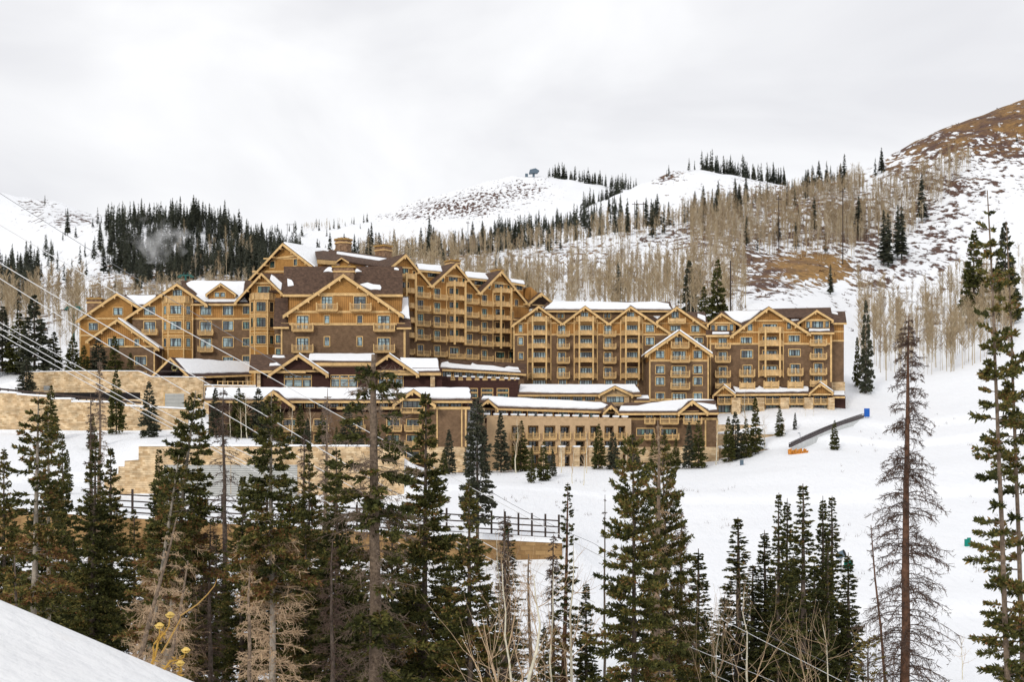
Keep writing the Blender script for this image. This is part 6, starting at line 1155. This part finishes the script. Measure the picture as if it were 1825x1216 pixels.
for px, top, Y in ((662, 388, 1000), (765, 382, 1100), (860, 384, 900), (890, 348, 1350), (1228, 281, 1150), (1238, 285, 1150), (1192, 293, 1150), (1188, 302, 1150), (1280, 318, 850), (1310, 312, 860), (1505, 273, 760), (1498, 290, 765), (1571, 262, 770), (1560, 280, 770), (1643, 298, 640), (1600, 330, 570), (1575, 360, 560), (1583, 365, 555), (1607, 352, 565), (1435, 310, 760), (1530, 348, 620), (1480, 470, 480), (1418, 395, 600), (1812, 265, 720), (112, 415, 700), (117, 378, 920), (80, 347, 990), (92, 430, 640), (128, 460, 600), (212, 420, 560), (222, 440, 550), (185, 440, 560), (195, 455, 540), (232, 450, 560), (240, 430, 570), (425, 452, 500), (445, 460, 500), (462, 450, 505), (436, 470, 495), (345, 405, 640), (485, 400, 1300), (538, 398, 1350), (60, 480, 480)):
    x = (px - CX) * Y / F; g = g1(x, Y); sing.append((x, Y, g, max(5, min(22, (HY - top) * Y / F - g)), 14.0))
con = np.concatenate([con, np.array(sing)])
wood('c', con, ([far_conifer(400 + i, 240) for i in range(6)], [far_conifer(420 + i, 110) for i in range(6)]), 'conifer', CL, None, 'conifer_wood', 'dense far conifer wood on the hills behind the hotel', 'tree', 'needles_far')
asp = scatter([(690, 1330, 352, 560, 1500, 9, 13, .22, lambda p, y: ~((p > 985) & (p < 1010) & (y < 430))), (1230, 1540, 560, 770, 1700, 8, 12, .16, None), (1480, 1735, 600, 715, 1200, 8, 11, .12, lambda p, y: p < 1600 + (y - 590) * 1.2), (150, 520, 365, 440, 600, 6, 8.5, .1, None), (-40, 150, 320, 420, 260, 8, 12, .2, None), (1530, 1810, 335, 470, 620, 8, 13, .3, None), (640, 1250, 640, 790, 900, 8, 12, .25, None), (300, 450, 500, 640, 70, 8, 12, .5, None), (540, 610, 1380, 1480, 60, 6, 8, .3, None), (1690, 1830, 420, 520, 120, 7, 10, .4, None)])
wood('a', asp, ([far_aspen(500 + i, 110) for i in range(6)], [far_aspen(520 + i, 56) for i in range(8)]), 'bare_aspen', AL, None, 'aspen_wood', 'bare tan aspen wood on the slopes behind the hotel', 'tree', 'aspen_far')
# brush on the open slopes
def brush():
    n = 26000; i = rg.integers(0, BRUSH.size, n); keep = rg.random(n) < BRUSH.ravel()[i] * .9; i = i[keep]; x = GXX.ravel()[i] + rg.normal(0, 2.5, len(i)); y = GYY.ravel()[i] + rg.normal(0, 4, len(i)); ok = (y > 350) & (y < 1000) & (np.abs(x / y) < .5); x, y = x[ok], y[ok]; z = ground(x, y); k = 7; B = np.repeat(np.stack([x, y, z - .1], -1), k, 0); D = norm(rg.normal(0, 1, B.shape) * np.array([1, 1, .35]) + np.array([0, 0, .7])); B += rg.normal(0, .5, B.shape) * np.array([1, 1, 0]); ln = rg.uniform(.5, 1.3, len(B)); V, Fq = blades(B, D, ln, ln * .16, rg)
    tag(link('brush', np_mesh('brush', V, Fq, 'dead_twigs', np.repeat(np.clip(rg.normal(.4, .25, len(B)), 0, 1), 4))), 'low brown scrub showing through the snow on the slopes', 'brush', kind='stuff')
brush()
def tufts():
    n = 420; px = np.concatenate([rg.uniform(820, 1320, n // 2), rg.uniform(1480, 1850, n // 2)]); Y = rg.uniform(165, 300, n); x = (px - CX) * Y / F; ok = vnoise(x / 8, Y / 12, 12) > .1; x, Y = x[ok], Y[ok]; z = ground(x, Y); k = 6; B = np.repeat(np.stack([x, Y, z - .05], -1), k, 0) + rg.normal(0, .18, (len(x) * k, 3)) * np.array([1, 1, 0]); D = norm(rg.normal(0, .4, B.shape) + np.array([0, 0, 1])); ln = rg.uniform(.15, .7, len(B)); V, Fq = strips(B, B + D * ln[:, None], np.full(len(B), .02), np.full(len(B), .008), rg)
    tag(link('dry_grass', np_mesh('dry_grass', V, Fq, 'dead_twigs', np.repeat(np.clip(rg.normal(.5, .25, len(B)), 0, .9), 4))), 'dry stalks poking through the snow field', 'grass', kind='stuff')
tufts()
# look-alikes in a row are told apart by counting along the row
ORD = 'first second third fourth fifth sixth seventh eighth ninth tenth eleventh twelfth thirteenth fourteenth fifteenth sixteenth seventeenth eighteenth nineteenth twentieth'.split()
ROWS = {'spruces planted along the lower hotel wings': '%s young spruce from the grey green spruce along the lower hotel wings', 'spruces on the stone terraces': '%s spruce on the stone terraces counted from the brown corner wing', 'spruces before the stone retaining walls': '%s spruce before the tan retaining walls counted towards the canopy',
        'dark spruces on the upper terrace': '%s large dark spruce on the upper terrace counted towards the canopy', 'spruces below the long low wing': '%s spruce below the long low wing counted from the service door', 'bare saplings around the hotel': '%s slim bare aspen sapling counted from the service door towards the ski run', 'firs of the dense stand below the road': '%s filling fir of the stand below the road counted from the snow bank'}
for g, t in ROWS.items():
    os_ = sorted([o for o in bpy.data.objects if o.get('group') == g and o.get('label')], key=lambda o: o.location.x / o.location.y)
    for i, o in enumerate(os_): o['label'] = t % ORD[i]
